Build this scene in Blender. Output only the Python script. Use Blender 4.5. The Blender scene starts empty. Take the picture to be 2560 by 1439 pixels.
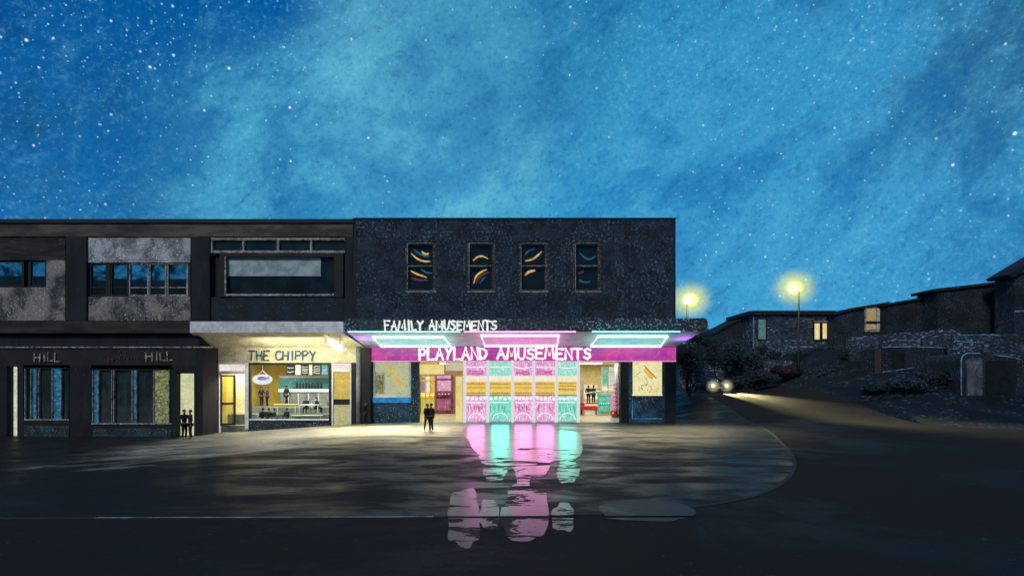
import bpy, bmesh, math, random
from mathutils import Vector, Matrix, noise
R = math.radians
rnd = random.Random(7)
scene = bpy.context.scene
C = scene.collection

# ------------------------------------------------------------------ camera
D0, FP, HZ, CH = 45.714, 1600.0, 950.0, 3.0      # distance to the facade line, focal length in px, horizon row, eye height
cam_d = bpy.data.cameras.new("camera"); cam = bpy.data.objects.new("camera", cam_d); C.objects.link(cam)
cam.location = (0, -D0, CH); cam.rotation_euler = (R(90), 0, 0)
cam_d.sensor_width = 36; cam_d.lens = 36*FP/2560; cam_d.shift_y = (HZ-719.5)/2560
cam_d.clip_end = 3000; cam_d.clip_start = 0.1
scene.camera = cam
scene.render.resolution_x, scene.render.resolution_y = 1024, 575
scene.view_settings.view_transform = 'Standard'; scene.view_settings.look = 'None'
scene.view_settings.exposure = 0; scene.view_settings.gamma = 1
scene.cycles.max_bounces = 6; scene.cycles.diffuse_bounces = 3; scene.cycles.glossy_bounces = 3
scene.cycles.transparent_max_bounces = 12; scene.cycles.sample_clamp_indirect = 4
scene.cycles.use_denoising = True

def lin(r, g, b):
    return tuple(((c/255)/12.92 if c/255 <= .04045 else ((c/255+.055)/1.055)**2.4) for c in (r, g, b)) + (1,)

# ------------------------------------------------------------------ node helper
class NT:
    def __init__(s, tree): s.t = tree; s.t.nodes.clear()
    def n(s, kind, **kw):
        nd = s.t.nodes.new(kind)
        ins = kw.pop('ins', {})
        for k, v in kw.items(): setattr(nd, k, v)
        for k, v in ins.items(): s.put(nd, k, v)
        return nd
    def put(s, nd, k, v):
        if isinstance(v, bpy.types.NodeSocket): s.t.links.new(v, nd.inputs[k])
        elif isinstance(v, bpy.types.Node): s.t.links.new(v.outputs[0], nd.inputs[k])
        else: nd.inputs[k].default_value = v
    def math(s, op, a, b=0.0, c=0.0, clamp=False):
        return s.n('ShaderNodeMath', operation=op, use_clamp=clamp, ins={0: a, 1: b, 2: c}).outputs[0]
    def smooth(s, v, lo, hi, a=0.0, b=1.0):
        return s.n('ShaderNodeMapRange', interpolation_type='SMOOTHSTEP', ins={0: v, 1: lo, 2: hi, 3: a, 4: b}).outputs[0]
    def mix(s, f, a, b, mode='MIX'):
        nd = s.n('ShaderNodeMix', data_type='RGBA', blend_type=mode)
        s.put(nd, 0, f); s.put(nd, 6, a); s.put(nd, 7, b)
        return nd.outputs[2]
    def noise(s, vec, scale, detail=3, rough=.5, dist=0.0):
        return s.n('ShaderNodeTexNoise', ins={'Vector': vec, 'Scale': scale, 'Detail': detail, 'Roughness': rough, 'Distortion': dist}).outputs[0]
    def mapping(s, vec, rot=(0, 0, 0), sc=(1, 1, 1), loc=(0, 0, 0)):
        return s.n('ShaderNodeMapping', ins={0: vec, 1: loc, 2: rot, 3: sc}).outputs[0]

def pdir(px, py):
    v = Vector(((px-1280)/FP, 1, (HZ-py)/FP)); v.normalize(); return v

# ------------------------------------------------------------------ sky: blue night with thin cloud and stars
world = bpy.data.worlds.new("World"); scene.world = world; world.use_nodes = True
w = NT(world.node_tree)
gen = w.n('ShaderNodeTexCoord').outputs['Generated']
sep = w.n('ShaderNodeSeparateXYZ', ins={0: gen})
elev = sep.outputs[2]
col = w.mix(w.smooth(elev, 0.05, 0.30), lin(66, 166, 214), lin(14, 128, 198))
col = w.mix(w.smooth(elev, 0.26, 0.54), col, lin(12, 100, 162))
rot1 = w.mapping(gen, rot=(0, R(30), 0)); rot2 = w.mapping(gen, rot=(0, R(38), 0))
brush = w.noise(w.mapping(rot1, sc=(1.5, 2, 2.1), loc=(4.3, 1.7, 2.9)), 2.4, 8, .68, .5)
fine = w.noise(w.mapping(rot2, sc=(1, 1, 2.2)), 24, 9, .78, .3)
grain = w.noise(gen, 170, 3, .7)
def lobe(px, py, rad, soft=1.0):
    d = pdir(px, py)
    dp = w.n('ShaderNodeVectorMath', operation='DOT_PRODUCT', ins={0: gen, 1: tuple(d)}).outputs['Value']
    a = rad/FP
    return w.smooth(dp, math.cos(a*1.25*soft), math.cos(a*.1))
def add_lobe(col, px, py, rad, c, amt, lo=.38, hi=.62):
    m = w.math('MULTIPLY', lobe(px, py, rad), w.smooth(brush, lo, hi, .35, 1.0))
    return w.mix(w.math('MULTIPLY', m, amt), col, c)
col = add_lobe(col, 60, 280, 560, lin(0, 94, 174), .95, .30, .50)
col = add_lobe(col, 420, 520, 330, lin(58, 150, 200), .75, .40, .58)
col = add_lobe(col, 250, 60, 420, lin(10, 64, 112), .95)
col = add_lobe(col, 700, 180, 380, lin(2, 92, 162), .95, .32, .54)
col = add_lobe(col, 1700, 130, 480, lin(8, 92, 152), .85)
col = add_lobe(col, 2560, 300, 430, lin(20, 92, 156), .95, .30, .52)
col = add_lobe(col, 2480, 20, 300, lin(36, 74, 112), 1.0, .28, .5)
col = add_lobe(col, 2080, 480, 520, lin(62, 158, 210), .85)
col = add_lobe(col, 1280, 430, 480, lin(60, 160, 206), 1.0)
col = add_lobe(col, 1100, 260, 300, lin(104, 192, 214), .95, .42, .58)
col = add_lobe(col, 1900, 350, 330, lin(70, 166, 212), .8, .42, .58)
col = add_lobe(col, 700, 430, 270, lin(78, 174, 208), .85, .42, .58)
col = add_lobe(col, 1250, 90, 300, lin(34, 122, 168), .7)
col = add_lobe(col, 1950, 90, 330, lin(40, 138, 192), .6, .45, .55)
# cloud wisps and dry-brush flecks
col = w.mix(w.math('MULTIPLY', w.smooth(fine, .50, .72), .34), col, lin(104, 186, 220))
col = w.mix(w.math('MULTIPLY', w.smooth(fine, .50, .28), .46), col, lin(0, 80, 140))
col = w.mix(w.math('MULTIPLY', w.smooth(brush, .50, .32), .36), col, lin(0, 84, 150))
gm = w.smooth(brush, .42, .62, .3, 1.0)
col = w.mix(w.math('MULTIPLY', w.math('MULTIPLY', w.smooth(grain, .53, .70), .30), gm), col, lin(130, 208, 228))
col = w.mix(w.math('MULTIPLY', w.smooth(grain, .47, .30), .28), col, lin(0, 56, 100))
# stars
dens = w.noise(w.mapping(gen, loc=(3, 1, 2)), 3.2, 2, .5)
low = w.smooth(elev, .16, .38)
starless = w.math('SUBTRACT', 1.0, w.math('MULTIPLY', lobe(1180, 420, 560), .93))
dm = w.math('MULTIPLY', w.math('MULTIPLY', w.smooth(dens, .36, .56, .25, 1.0), w.smooth(elev, .10, .33, .25, 1.0)), starless)
def stars(col, scale, rmin, rmax, keep, seed, c, power):
    vo = w.n('ShaderNodeTexVoronoi', feature='F1', ins={'Vector': w.mapping(gen, loc=(seed, seed*.7, 0)), 'Scale': scale})
    sc_ = w.n('ShaderNodeSeparateColor', ins={0: vo.outputs['Color']})
    rad = w.smooth(w.math('POWER', sc_.outputs[0], power), 0, 1, rmin*scale, rmax*scale)
    on = w.math('LESS_THAN', sc_.outputs[1], w.math('MULTIPLY', dm, keep))
    s_ = w.smooth(vo.outputs['Distance'], rad, w.math('MULTIPLY', rad, .45))
    a = w.math('MULTIPLY', w.math('MULTIPLY', s_, on), w.smooth(sc_.outputs[2], 0, 1, .45, 1.0))
    return w.mix(a, col, c)
col = stars(col, 150, .0009, .0017, 1.0, 2.3, lin(150, 205, 232), 1.5)
col = stars(col, 95, .0010, .0022, .95, 5.1, lin(190, 225, 242), 1.6)
col = stars(col, 48, .0013, .0029, .72, 9.7, lin(226, 242, 248), 2.2)
bg = w.n('ShaderNodeBackground', ins={0: col, 1: 1.0})
w.t.links.new(bg.outputs[0], w.n('ShaderNodeOutputWorld').inputs[0])

# fill sun: unseen soft lamp behind the camera, added as neutral fill on the facades
sun_d = bpy.data.lights.new("fill_sun", 'SUN'); sun = bpy.data.objects.new("fill_sun", sun_d); C.objects.link(sun)
sun_d.energy = 1.5; sun_d.angle = R(12); sun_d.color = (1.0, .97, .78)
sun.rotation_euler = (R(52), 0, R(-24))

# ------------------------------------------------------------------ geometry helpers
def W(px, py, Y=0.0):
    k = (D0+Y)/FP
    return Vector(((px-1280)*k, Y, CH+(HZ-py)*k))
def S(t): t = max(0, min(1, t)); return t*t*(3-2*t)
def G(x, y):                                      # height of the land
    z = -0.8*S((-x-7)/17)*S((y+34)/14)
    z += 1.85*S((y+2)/21)*S((x-12.5)/5)
    z += 5.2*S((x-27)/12)*S((y-2)/35)
    z += 7*S((y-60)/90)+27*S((-y-62)/60)  # last term: unseen rise behind the camera, added to darken window reflections
    return z
def ground_pt(px, py, z=0.0):
    d = (CH-z)*FP/(py-HZ); return Vector(((px-1280)*d/FP, d-D0, z))

class MB:
    def __init__(s): s.bm = bmesh.new()
    def face(s, pts):
        vs = [s.bm.verts.new(p) for p in pts]
        try: return s.bm.faces.new(vs)
        except ValueError: return None
    def hexa(s, a, b):                            # two quads (bottom, top) of 4 points each
        va = [s.bm.verts.new(p) for p in a]; vb = [s.bm.verts.new(p) for p in b]
        s.bm.faces.new(va[::-1]); s.bm.faces.new(vb)
        for i in range(4): s.bm.faces.new((va[i], va[(i+1) % 4], vb[(i+1) % 4], vb[i]))
        return s
    def box(s, x0, x1, y0, y1, z0, z1):
        s.hexa([(x0, y0, z0), (x1, y0, z0), (x1, y1, z0), (x0, y1, z0)], [(x0, y0, z1), (x1, y0, z1), (x1, y1, z1), (x0, y1, z1)])
        return s
    def pb(s, px0, py0, px1, py1, Y, d):          # a box whose front face fills this rectangle at depth Y and which runs back by d
        a, b = W(px0, py1, Y), W(px1, py0, Y)
        return s.box(a.x, b.x, Y, Y+d, a.z, b.z)
    def prism(s, pts, d):                         # outline pts (3D, facing -y) extruded back by d
        f = [s.bm.verts.new(p) for p in pts]; k = [s.bm.verts.new((p[0], p[1]+d, p[2])) for p in pts]
        s.bm.faces.new(f); s.bm.faces.new(k[::-1]); n = len(f)
        for i in range(n): s.bm.faces.new((f[i], k[i], k[(i+1) % n], f[(i+1) % n]))
        return s
    def tube(s, pts, r, n=8, closed=False):
        pts = [Vector(p) for p in pts]; rings = []; N = len(pts)
        rr = r if isinstance(r, (list, tuple)) else [r]*N
        for i, p in enumerate(pts):
            a = pts[(i-1) % N] if (closed or i > 0) else p; b = pts[(i+1) % N] if (closed or i < N-1) else p
            t = (b-a).normalized() if (b-a).length > 1e-6 else Vector((0, 0, 1))
            u = t.cross(Vector((.13, 1, .07))).normalized() if abs(t.y) < .9 else t.cross(Vector((0, .1, 1))).normalized()
            v = t.cross(u)
            rings.append([s.bm.verts.new(p+(u*math.cos(2*math.pi*k/n)+v*math.sin(2*math.pi*k/n))*rr[i]) for k in range(n)])
        for i in range(N if closed else N-1):
            A, B = rings[i], rings[(i+1) % N]
            for k in range(n): s.bm.faces.new((A[k], A[(k+1) % n], B[(k+1) % n], B[k]))
        if not closed: s.bm.faces.new(rings[0][::-1]); s.bm.faces.new(rings[-1])
        return s
    def ball(s, c, rx, ry=None, rz=None, seg=14):
        ry = ry or rx; rz = rz or rx
        bmesh.ops.create_uvsphere(s.bm, u_segments=seg, v_segments=max(6, seg//2), radius=1, matrix=Matrix.Translation(c) @ Matrix.Diagonal((rx, ry, rz, 1)))
        return s
    def leaves(s, c, rad, n, size, seed=0, lumps=9, zmin=None):
        r = random.Random(seed); c = Vector(c)
        cs = []
        for i in range(lumps):
            d = Vector((r.uniform(-1, 1), r.uniform(-1, 1), r.uniform(-.8, 1)));
            if d.length > 1: d.normalize()
            cs.append((Vector((d.x*rad[0]*.66, d.y*rad[1]*.66, d.z*rad[2]*.66)), r.uniform(.3, .55)))
        for i in range(n):
            o, q = r.choice(cs)
            d = Vector((r.gauss(0, 1), r.gauss(0, 1), r.gauss(0, 1))).normalized()*(r.random()**.4)
            p = c+o+Vector((d.x*rad[0]*q, d.y*rad[1]*q, d.z*rad[2]*q))
            if zmin is not None and p.z < zmin: continue
            a = Vector((r.gauss(0, 1), r.gauss(0, 1), r.gauss(0, 1))).normalized(); b = a.orthogonal().normalized(); k = size*r.uniform(.5, 1.3)
            s.face([p-a*k, p+b*k*.45, p+a*k, p-b*k*.45])
        return s
    def build(s, name, mat, parent=None, smooth=False, bevel=0.0):
        me = bpy.data.meshes.new(name)
        bmesh.ops.recalc_face_normals(s.bm, faces=s.bm.faces)
        s.bm.to_mesh(me); s.bm.free()
        o = bpy.data.objects.new(name, me); C.objects.link(o)
        for m_ in (mat if isinstance(mat, (list, tuple)) else [mat]): me.materials.append(m_)
        if smooth:
            for f in me.polygons: f.use_smooth = True
        if bevel:
            b = o.modifiers.new('edge', 'BEVEL'); b.width = bevel; b.segments = 2; b.limit_method = 'ANGLE'
        if parent: adopt(o, parent)
        return o
def world_m(o):
    m_ = Matrix.LocRotScale(o.location, o.rotation_euler, o.scale)
    return world_m(o.parent) @ o.matrix_parent_inverse @ m_ if o.parent else m_
def adopt(o, parent):
    o.parent = parent; o.matrix_parent_inverse = world_m(parent).inverted()
def tag(o, label, cat, group=None):
    o['label'] = label; o['category'] = cat
    if group: o['group'] = group
    return o
def thing(name, label, cat, loc, group=None):
    o = bpy.data.objects.new(name, None); C.objects.link(o); o.location = loc; o.empty_display_size = .2
    return tag(o, label, cat, group)
def kind(o, k='structure'): o['kind'] = k; return o
def lamp(name, typ, loc, energy, color, parent=None, size=.5, rot=(0, 0, 0), size_y=None, spot=None):
    d = bpy.data.lights.new(name, typ); o = bpy.data.objects.new(name, d); C.objects.link(o)
    d.energy = energy; d.color = color[:3]
    if typ == 'AREA':
        d.size = size
        if size_y: d.shape = 'RECTANGLE'; d.size_y = size_y
    else: d.shadow_soft_size = size
    if spot: d.spot_size = spot[0]; d.spot_blend = spot[1]
    o.location = loc; o.rotation_euler = rot
    if parent: adopt(o, parent)
    return o

# ------------------------------------------------------------------ materials
MC = {}
def mat(name, c1, c2=None, sc=1.2, stip=None, ssc=9, sthr=(.56, .66), rough=.8, spec=.3, emit=0.0, bump=.15, stretch=(1, 1, 1), metal=0.0, samt=1.0):
    """weathered surface: c1/c2 in large patches, stip = small flecks of a third colour"""
    if name in MC: return MC[name]
    m_ = bpy.data.materials.new(name); m_.use_nodes = True; t = NT(m_.node_tree)
    co = t.n('ShaderNodeTexCoord').outputs['Object']; v = t.mapping(co, sc=stretch)
    c = c1
    if c2: c = t.mix(t.smooth(t.noise(v, sc, 5, .65, .5), .38, .62), c1, c2)
    fl = t.noise(v, ssc, 3, .7)
    if stip:
        patch = t.smooth(t.noise(v, ssc*.09, 2, .5), .38, .6, .25, 1.0)
        c = t.mix(t.math('MULTIPLY', t.math('MULTIPLY', t.smooth(fl, *sthr), patch), samt), c, stip)
    b = t.n('ShaderNodeBsdfPrincipled', ins={'Base Color': c, 'Roughness': rough, 'Specular IOR Level': spec, 'Metallic': metal})
    if emit:
        t.put(b, 'Emission Color', c); b.inputs['Emission Strength'].default_value = emit
    if bump:
        t.put(b, 'Normal', t.n('ShaderNodeBump', ins={'Strength': bump, 'Distance': .05, 'Height': fl}))
    t.t.links.new(b.outputs[0], t.n('ShaderNodeOutputMaterial').inputs[0])
    MC[name] = m_; return m_
def glow(name, c1, c2=None, power=1.0, sc=3, stip=None, ssc=12, sthr=(.55, .65), stretch=(1, 1, 1), samt=1.0):
    """a face that gives off light of its own, a little uneven"""
    if name in MC: return MC[name]
    m_ = bpy.data.materials.new(name); m_.use_nodes = True; t = NT(m_.node_tree)
    v = t.mapping(t.n('ShaderNodeTexCoord').outputs['Object'], sc=stretch)
    c = c1
    if c2: c = t.mix(t.smooth(t.noise(v, sc, 4, .6, .6), .36, .64), c1, c2)
    if stip: c = t.mix(t.math('MULTIPLY', t.smooth(t.noise(v, ssc, 3, .7), *sthr), samt), c, stip)
    e = t.n('ShaderNodeEmission', ins={0: c, 1: power})
    d = t.n('ShaderNodeBsdfPrincipled', ins={'Base Color': (.05, .05, .05, 1), 'Roughness': .3})
    a = t.n('ShaderNodeAddShader'); t.t.links.new(e.outputs[0], a.inputs[0]); t.t.links.new(d.outputs[0], a.inputs[1])
    t.t.links.new(a.outputs[0], t.n('ShaderNodeOutputMaterial').inputs[0])
    MC[name] = m_; return m_
def clear_glass(name='clear_glass', tint=(.92, .96, .96, 1), refl=.07):
    if name in MC: return MC[name]
    m_ = bpy.data.materials.new(name); m_.use_nodes = True; t = NT(m_.node_tree)
    g = t.n('ShaderNodeBsdfGlossy', ins={0: (1, 1, 1, 1), 1: .05}); tr = t.n('ShaderNodeBsdfTransparent', ins={0: tint})
    mx = t.n('ShaderNodeMixShader', ins={0: refl, 1: tr.outputs[0], 2: g.outputs[0]})
    t.t.links.new(mx.outputs[0], t.n('ShaderNodeOutputMaterial').inputs[0]); MC[name] = m_; return m_

m_navy = mat('navy_pebbledash', lin(44, 54, 72), lin(26, 33, 46), 1.0, lin(128, 158, 182), 6.0, (.54, .62), .85, bump=.8, samt=.5)
m_black = mat('black_paint', lin(26, 28, 34), lin(16, 18, 24), 1.5, lin(70, 84, 104), 9, (.64, .72), .6, bump=.2)
m_brown = mat('brown_stone', lin(98, 86, 80), lin(60, 54, 54), .8, lin(128, 122, 116), 8, (.6, .7), .85, stretch=(.35, 1, 1.6))
m_brown2 = mat('dark_brown_stone', lin(60, 55, 52), lin(32, 32, 36), .9, lin(128, 122, 120), 8, (.63, .72), .85, stretch=(.35, 1, 1.6))
m_grey = mat('grey_render', lin(176, 176, 182), lin(104, 106, 114), .9, lin(232, 232, 232), 8, (.54, .64), .9, bump=.5)
m_warmgrey = mat('worn_render', lin(138, 130, 126), lin(56, 58, 66), .7, lin(208, 200, 190), 8, (.56, .66), .9, bump=.5)
m_slab = mat('pale_concrete', lin(224, 222, 230), lin(190, 190, 202), 1.5, lin(236, 240, 244), 8, (.56, .66), .85, bump=.3)
m_pilaster = mat('dark_pilaster', lin(34, 38, 48), lin(22, 25, 32), 1.0, lin(80, 90, 110), 9, (.66, .74), .8, stretch=(1, 1, .3))
m_teal_dark = mat('dark_teal_panel', lin(24, 34, 50), lin(20, 23, 28), .9, lin(70, 140, 180), 7, (.62, .72), .7)
m_blind = mat('roller_blind', lin(168, 182, 186), lin(130, 146, 156), 1.2, lin(190, 204, 206), 8, (.58, .68), .9)
m_white = mat('white_paint', lin(214, 216, 226), lin(188, 192, 206), 3, None, rough=.5, bump=.05)
m_offtrim = mat('chalky_trim', lin(150, 146, 140), lin(58, 56, 58), 3.2, lin(214, 210, 204), 12, (.5, .6), .8)
m_pipe = mat('grey_pipe', lin(128, 132, 146), lin(98, 104, 118), 1.5, None, rough=.6)
m_dglass = mat('dark_window_glass', lin(18, 22, 28), lin(26, 40, 46), 1.0, None, rough=.2, spec=.3, bump=.02)
m_skyglass = mat('window_glass', lin(150, 170, 180), lin(40, 48, 56), 1.1, None, rough=.06, spec=.5, bump=.03, metal=1.0)
m_bluepanel = mat('blue_tinted_pane', lin(40, 140, 190), lin(22, 90, 130), 1.6, lin(120, 190, 215), 9, (.6, .7), .3, bump=.05)
m_shade = mat('shop_screen', lin(52, 66, 74), lin(30, 38, 46), 1.6, lin(110, 140, 150), 9, (.62, .72), .5, stretch=(1.6, 1, .4))
m_navyrise = mat('stall_riser', lin(40, 74, 112), lin(24, 34, 52), 1.1, lin(130, 170, 190), 8, (.55, .65), .6, bump=.3)
m_blackpillar = mat('speckled_pillar', lin(34, 44, 58), lin(24, 30, 42), 2, lin(150, 170, 186), 9, (.55, .65), .7)
m_timber = mat('painted_timber', lin(70, 56, 44), None, rough=.6)
m_dark = mat('dark_cloth', lin(22, 22, 24), lin(14, 14, 18), 4, None, rough=.9, bump=0)
m_cloth2 = mat('charcoal_cloth', lin(34, 34, 42), None, rough=.9, bump=0)
m_hair = mat('dark_hair', lin(20, 16, 14), None, rough=.8, bump=0)
m_skin = mat('skin', lin(120, 84, 68), None, rough=.6, bump=0)
m_leaf = mat('night_foliage', lin(32, 44, 54), lin(20, 28, 36), 1.5, lin(60, 88, 110), 5, (.5, .6), .8, bump=0)
m_leaf2 = mat('rust_foliage', lin(60, 38, 42), lin(34, 32, 40), 1.5, None, rough=.8, bump=0)
m_bark = mat('bark', lin(50, 44, 40), None, rough=.9)
m_stonewall = mat('rough_stone', lin(50, 60, 78), lin(30, 38, 50), 1.1, lin(150, 180, 210), 4.0, (.54, .62), .9, bump=.6, stretch=(.5, 1, 1.4))
m_housewall = mat('house_render', lin(36, 44, 58), lin(24, 28, 36), .6, lin(90, 108, 134), 5, (.54, .66), .9, bump=.4)
m_houseshade = mat('house_brick', lin(34, 40, 52), lin(22, 26, 34), .6, lin(84, 100, 124), 5, (.54, .66), .9, bump=.4)
m_roof = mat('slate_roof', lin(26, 30, 38), lin(18, 20, 26), 1, lin(90, 110, 134), 4, (.6, .68), rough=.8)
m_pole = mat('lamp_pole_paint', lin(26, 25, 26), None, rough=.5)
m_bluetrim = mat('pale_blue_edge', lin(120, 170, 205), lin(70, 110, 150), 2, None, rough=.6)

E_cream = glow('cream_light', lin(238, 226, 170), lin(252, 246, 220), 1.0, 2.0)
E_white = glow('white_tube', (1, 1, 1, 1), None, 2.0)

# ------------------------------------------------------------------ land
def grid(name, xs, ys, zf, matl, k='structure', keep=None):
    b = MB(); V = {}
    for i, x in enumerate(xs):
        for j, y in enumerate(ys): V[i, j] = b.bm.verts.new((x, y, zf(x, y)))
    for i in range(len(xs)-1):
        for j in range(len(ys)-1):
            if keep and not keep((xs[i]+xs[i+1])/2, (ys[j]+ys[j+1])/2): continue
            b.bm.faces.new((V[i, j], V[i+1, j], V[i+1, j+1], V[i, j+1]))
    o = b.build(name, matl, smooth=True); return kind(o, k)
def wet_mat(name, dry, wet, rlo, rhi, sc, spec, thr=(.42, .6), flecks=None, ssc=6, sthr=(.55, .66), bump=.12, stretch=(1, 1, 1), famt=.6):
    m_ = bpy.data.materials.new(name); m_.use_nodes = True; t = NT(m_.node_tree)
    v = t.mapping(t.n('ShaderNodeTexCoord').outputs['Object'], sc=stretch)
    n1 = t.noise(v, sc, 6, .62, .8); k = t.smooth(n1, *thr)
    c = t.mix(k, dry, wet); f = t.noise(v, ssc, 3, .7)
    if flecks: c = t.mix(t.math('MULTIPLY', t.math('MULTIPLY', t.smooth(f, *sthr), t.smooth(t.noise(v, sc*2.1, 2), .4, .6)), famt), c, flecks)
    r = t.math('ADD', t.smooth(k, 0, 1, rhi, rlo), t.math('MULTIPLY', t.math('SUBTRACT', f, .5), .12))
    b = t.n('ShaderNodeBsdfPrincipled', ins={'Base Color': c, 'Roughness': r, 'Specular IOR Level': t.smooth(k, 0, 1, spec*.35, spec)})
    if bump: t.put(b, 'Normal', t.n('ShaderNodeBump', ins={'Strength': bump, 'Distance': .04, 'Height': t.noise(v, ssc*1.3, 4, .6)}))
    t.t.links.new(b.outputs[0], t.n('ShaderNodeOutputMaterial').inputs[0]); return m_
def paving():
    m_ = bpy.data.materials.new('wet_paving'); m_.use_nodes = True; t = NT(m_.node_tree)
    v = t.n('ShaderNodeTexCoord').outputs['Object']; sp = t.n('ShaderNodeSeparateXYZ', ins={0: v}); X, Y = sp.outputs[0], sp.outputs[1]
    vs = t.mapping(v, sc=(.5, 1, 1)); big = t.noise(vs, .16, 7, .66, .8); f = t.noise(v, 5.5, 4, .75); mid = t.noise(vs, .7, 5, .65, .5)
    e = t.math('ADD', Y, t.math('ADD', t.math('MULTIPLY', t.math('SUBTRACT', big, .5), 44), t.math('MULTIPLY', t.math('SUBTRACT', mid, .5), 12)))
    pool_mask = t.math('MULTIPLY', t.smooth(e, -20, -10), t.math('MULTIPLY', t.smooth(t.math('ADD', X, t.math('MULTIPLY', mid, 4)), -21, -16), t.smooth(t.math('ADD', X, t.math('MULTIPLY', mid, 6)), 10.5, 3)))
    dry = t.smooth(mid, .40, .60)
    pool_pale = t.mix(dry, lin(96, 94, 88), lin(160, 152, 134)); tar = t.mix(dry, lin(33, 33, 35), lin(43, 41, 40))
    tar = t.mix(t.math('MULTIPLY', t.smooth(f, .60, .72), .4), tar, lin(90, 96, 104)); pool_pale = t.mix(t.math('MULTIPLY', t.smooth(f, .54, .62), .55), pool_pale, lin(40, 42, 50))
    c = t.mix(pool_mask, tar, pool_pale); wet = t.smooth(big, .42, .6)  # paler tone near the doors paints the light pools into the paving
    b_ = t.n('ShaderNodeBsdfPrincipled', ins={'Base Color': c, 'Roughness': t.math('ADD', t.smooth(mid, .38, .62, .34, .62), t.math('MULTIPLY', t.math('SUBTRACT', f, .5), .2)), 'Specular IOR Level': t.math('MULTIPLY', t.smooth(mid, .38, .62, .34, .10), t.smooth(pool_mask, 0, 1, .14, 1.0))})
    t.put(b_, 'Normal', t.n('ShaderNodeBump', ins={'Strength': .10, 'Distance': .04, 'Height': f}))
    t.t.links.new(b_.outputs[0], t.n('ShaderNodeOutputMaterial').inputs[0]); return m_
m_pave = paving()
m_road = wet_mat('damp_asphalt', lin(44, 41, 40), lin(35, 34, 35), .55, .8, .15, .035, (.45, .65), lin(90, 96, 108), 9, (.62, .72), .2)
m_land = wet_mat('dark_verge', lin(34, 40, 48), lin(22, 28, 36), .8, .95, .2, .05, (.4, .6), lin(110, 130, 150), 3.0, (.55, .66), .3)
def puddle_mat():
    m_ = bpy.data.materials.new('puddle_film'); m_.use_nodes = True; t = NT(m_.node_tree)
    v = t.n('ShaderNodeTexCoord').outputs['Object']; Y = t.n('ShaderNodeSeparateXYZ', ins={0: v}).outputs[1]
    n1 = t.noise(t.mapping(v, sc=(.55, 1, 1)), .9, 8, .72, 1.2)
    lim = t.math('ADD', .40, t.math('MULTIPLY', t.smooth(Y, -14, -23), .065))
    k = t.smooth(t.math('SUBTRACT', n1, lim), -.012, .012)          # 0 = dry tarmac showing through, 1 = standing water
    c = t.mix(k, lin(36, 32, 34), lin(50, 50, 58))
    b = t.n('ShaderNodeBsdfPrincipled', ins={'Base Color': c, 'Roughness': t.smooth(k, 0, 1, .62, .28), 'Specular IOR Level': t.smooth(k, 0, 1, .06, .36)})
    t.t.links.new(b.outputs[0], t.n('ShaderNodeOutputMaterial').inputs[0]); return m_
m_puddle = puddle_mat()
m_kerb = mat('kerb_stone', lin(120, 134, 144), lin(64, 74, 86), 1.3, None, rough=.7)

# kerb line: left to right, then bending back along the side road
kp = [(-90, -31.7), (-40, -31.7), (-20, -31.7), (-4, -31.6), (2, -31.2), (5.6, -29.6), (8.2, -26.4), (10.6, -21.5), (13.2, -14), (15.6, -6), (17.2, 2), (18.0, 10), (18.2, 20), (17.6, 32), (15, 48), (10, 64)]
def spline(P, n=8):
    out = []
    for i in range(len(P)-1):
        p0, p1, p2, p3 = P[max(i-1, 0)], P[i], P[i+1], P[min(i+2, len(P)-1)]
        for k in range(n):
            t = k/n
            out.append(tuple(.5*((2*p1[j])+(-p0[j]+p2[j])*t+(2*p0[j]-5*p1[j]+4*p2[j]-p3[j])*t*t+(-p0[j]+3*p1[j]-3*p2[j]+p3[j])*t**3) for j in range(len(p1))))
    out.append(tuple(P[-1])); return out
KP = spline(kp, 8)
def strip(path, off0, off1, z0, z1, name, matl, top=True):
    b = MB(); rows = []
    for i, p in enumerate(path):
        a = Vector(path[max(i-1, 0)]); c = Vector(path[min(i+1, len(path)-1)]); t = (c-a).normalized(); nrm = Vector((t.y, -t.x))
        q0 = Vector(p)+nrm*off0; q1 = Vector(p)+nrm*off1
        rows.append((b.bm.verts.new((q0.x, q0.y, G(q0.x, q0.y)+z0)), b.bm.verts.new((q1.x, q1.y, G(q1.x, q1.y)+z1))))
    for i in range(len(rows)-1): b.bm.faces.new((rows[i][0], rows[i][1], rows[i+1][1], rows[i+1][0]))
    return b
def frange(a, b, s):
    out = []; x = a
    while x < b+1e-6: out.append(x); x += s
    return out
# base land, 12 cm under everything
xs = frange(-400, -60, 20)+frange(-56, 70, 1.5)+frange(76, 500, 20); ys = frange(-200, -50, 6)+frange(-46, 80, 1.5)+frange(90, 700, 20)
grid('ground', xs, ys, lambda x, y: G(x, y)-.12, m_land)
# road: everything in front of and right of the kerb, out to its far edge
b = MB(); prev = None
for i, p in enumerate(KP):
    a = Vector(KP[max(i-1, 0)]); c = Vector(KP[min(i+1, len(KP)-1)]); t = (c-a).normalized(); nrm = Vector((t.y, -t.x))
    wd = 11.5 if p[1] > 0 else 11.5+ (28 if p[0] < 0 else 14*S((2-p[1])/20))
    row = [b.bm.verts.new((p[0]+nrm.x*wd*k/14, p[1]+nrm.y*wd*k/14, G(p[0]+nrm.x*wd*k/14, p[1]+nrm.y*wd*k/14)-.012)) for k in range(15)]
    if prev:
        for k in range(14): b.bm.faces.new((prev[k], prev[k+1], row[k+1], row[k]))
    prev = row
kind(b.build('road', m_road, smooth=True))
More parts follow.
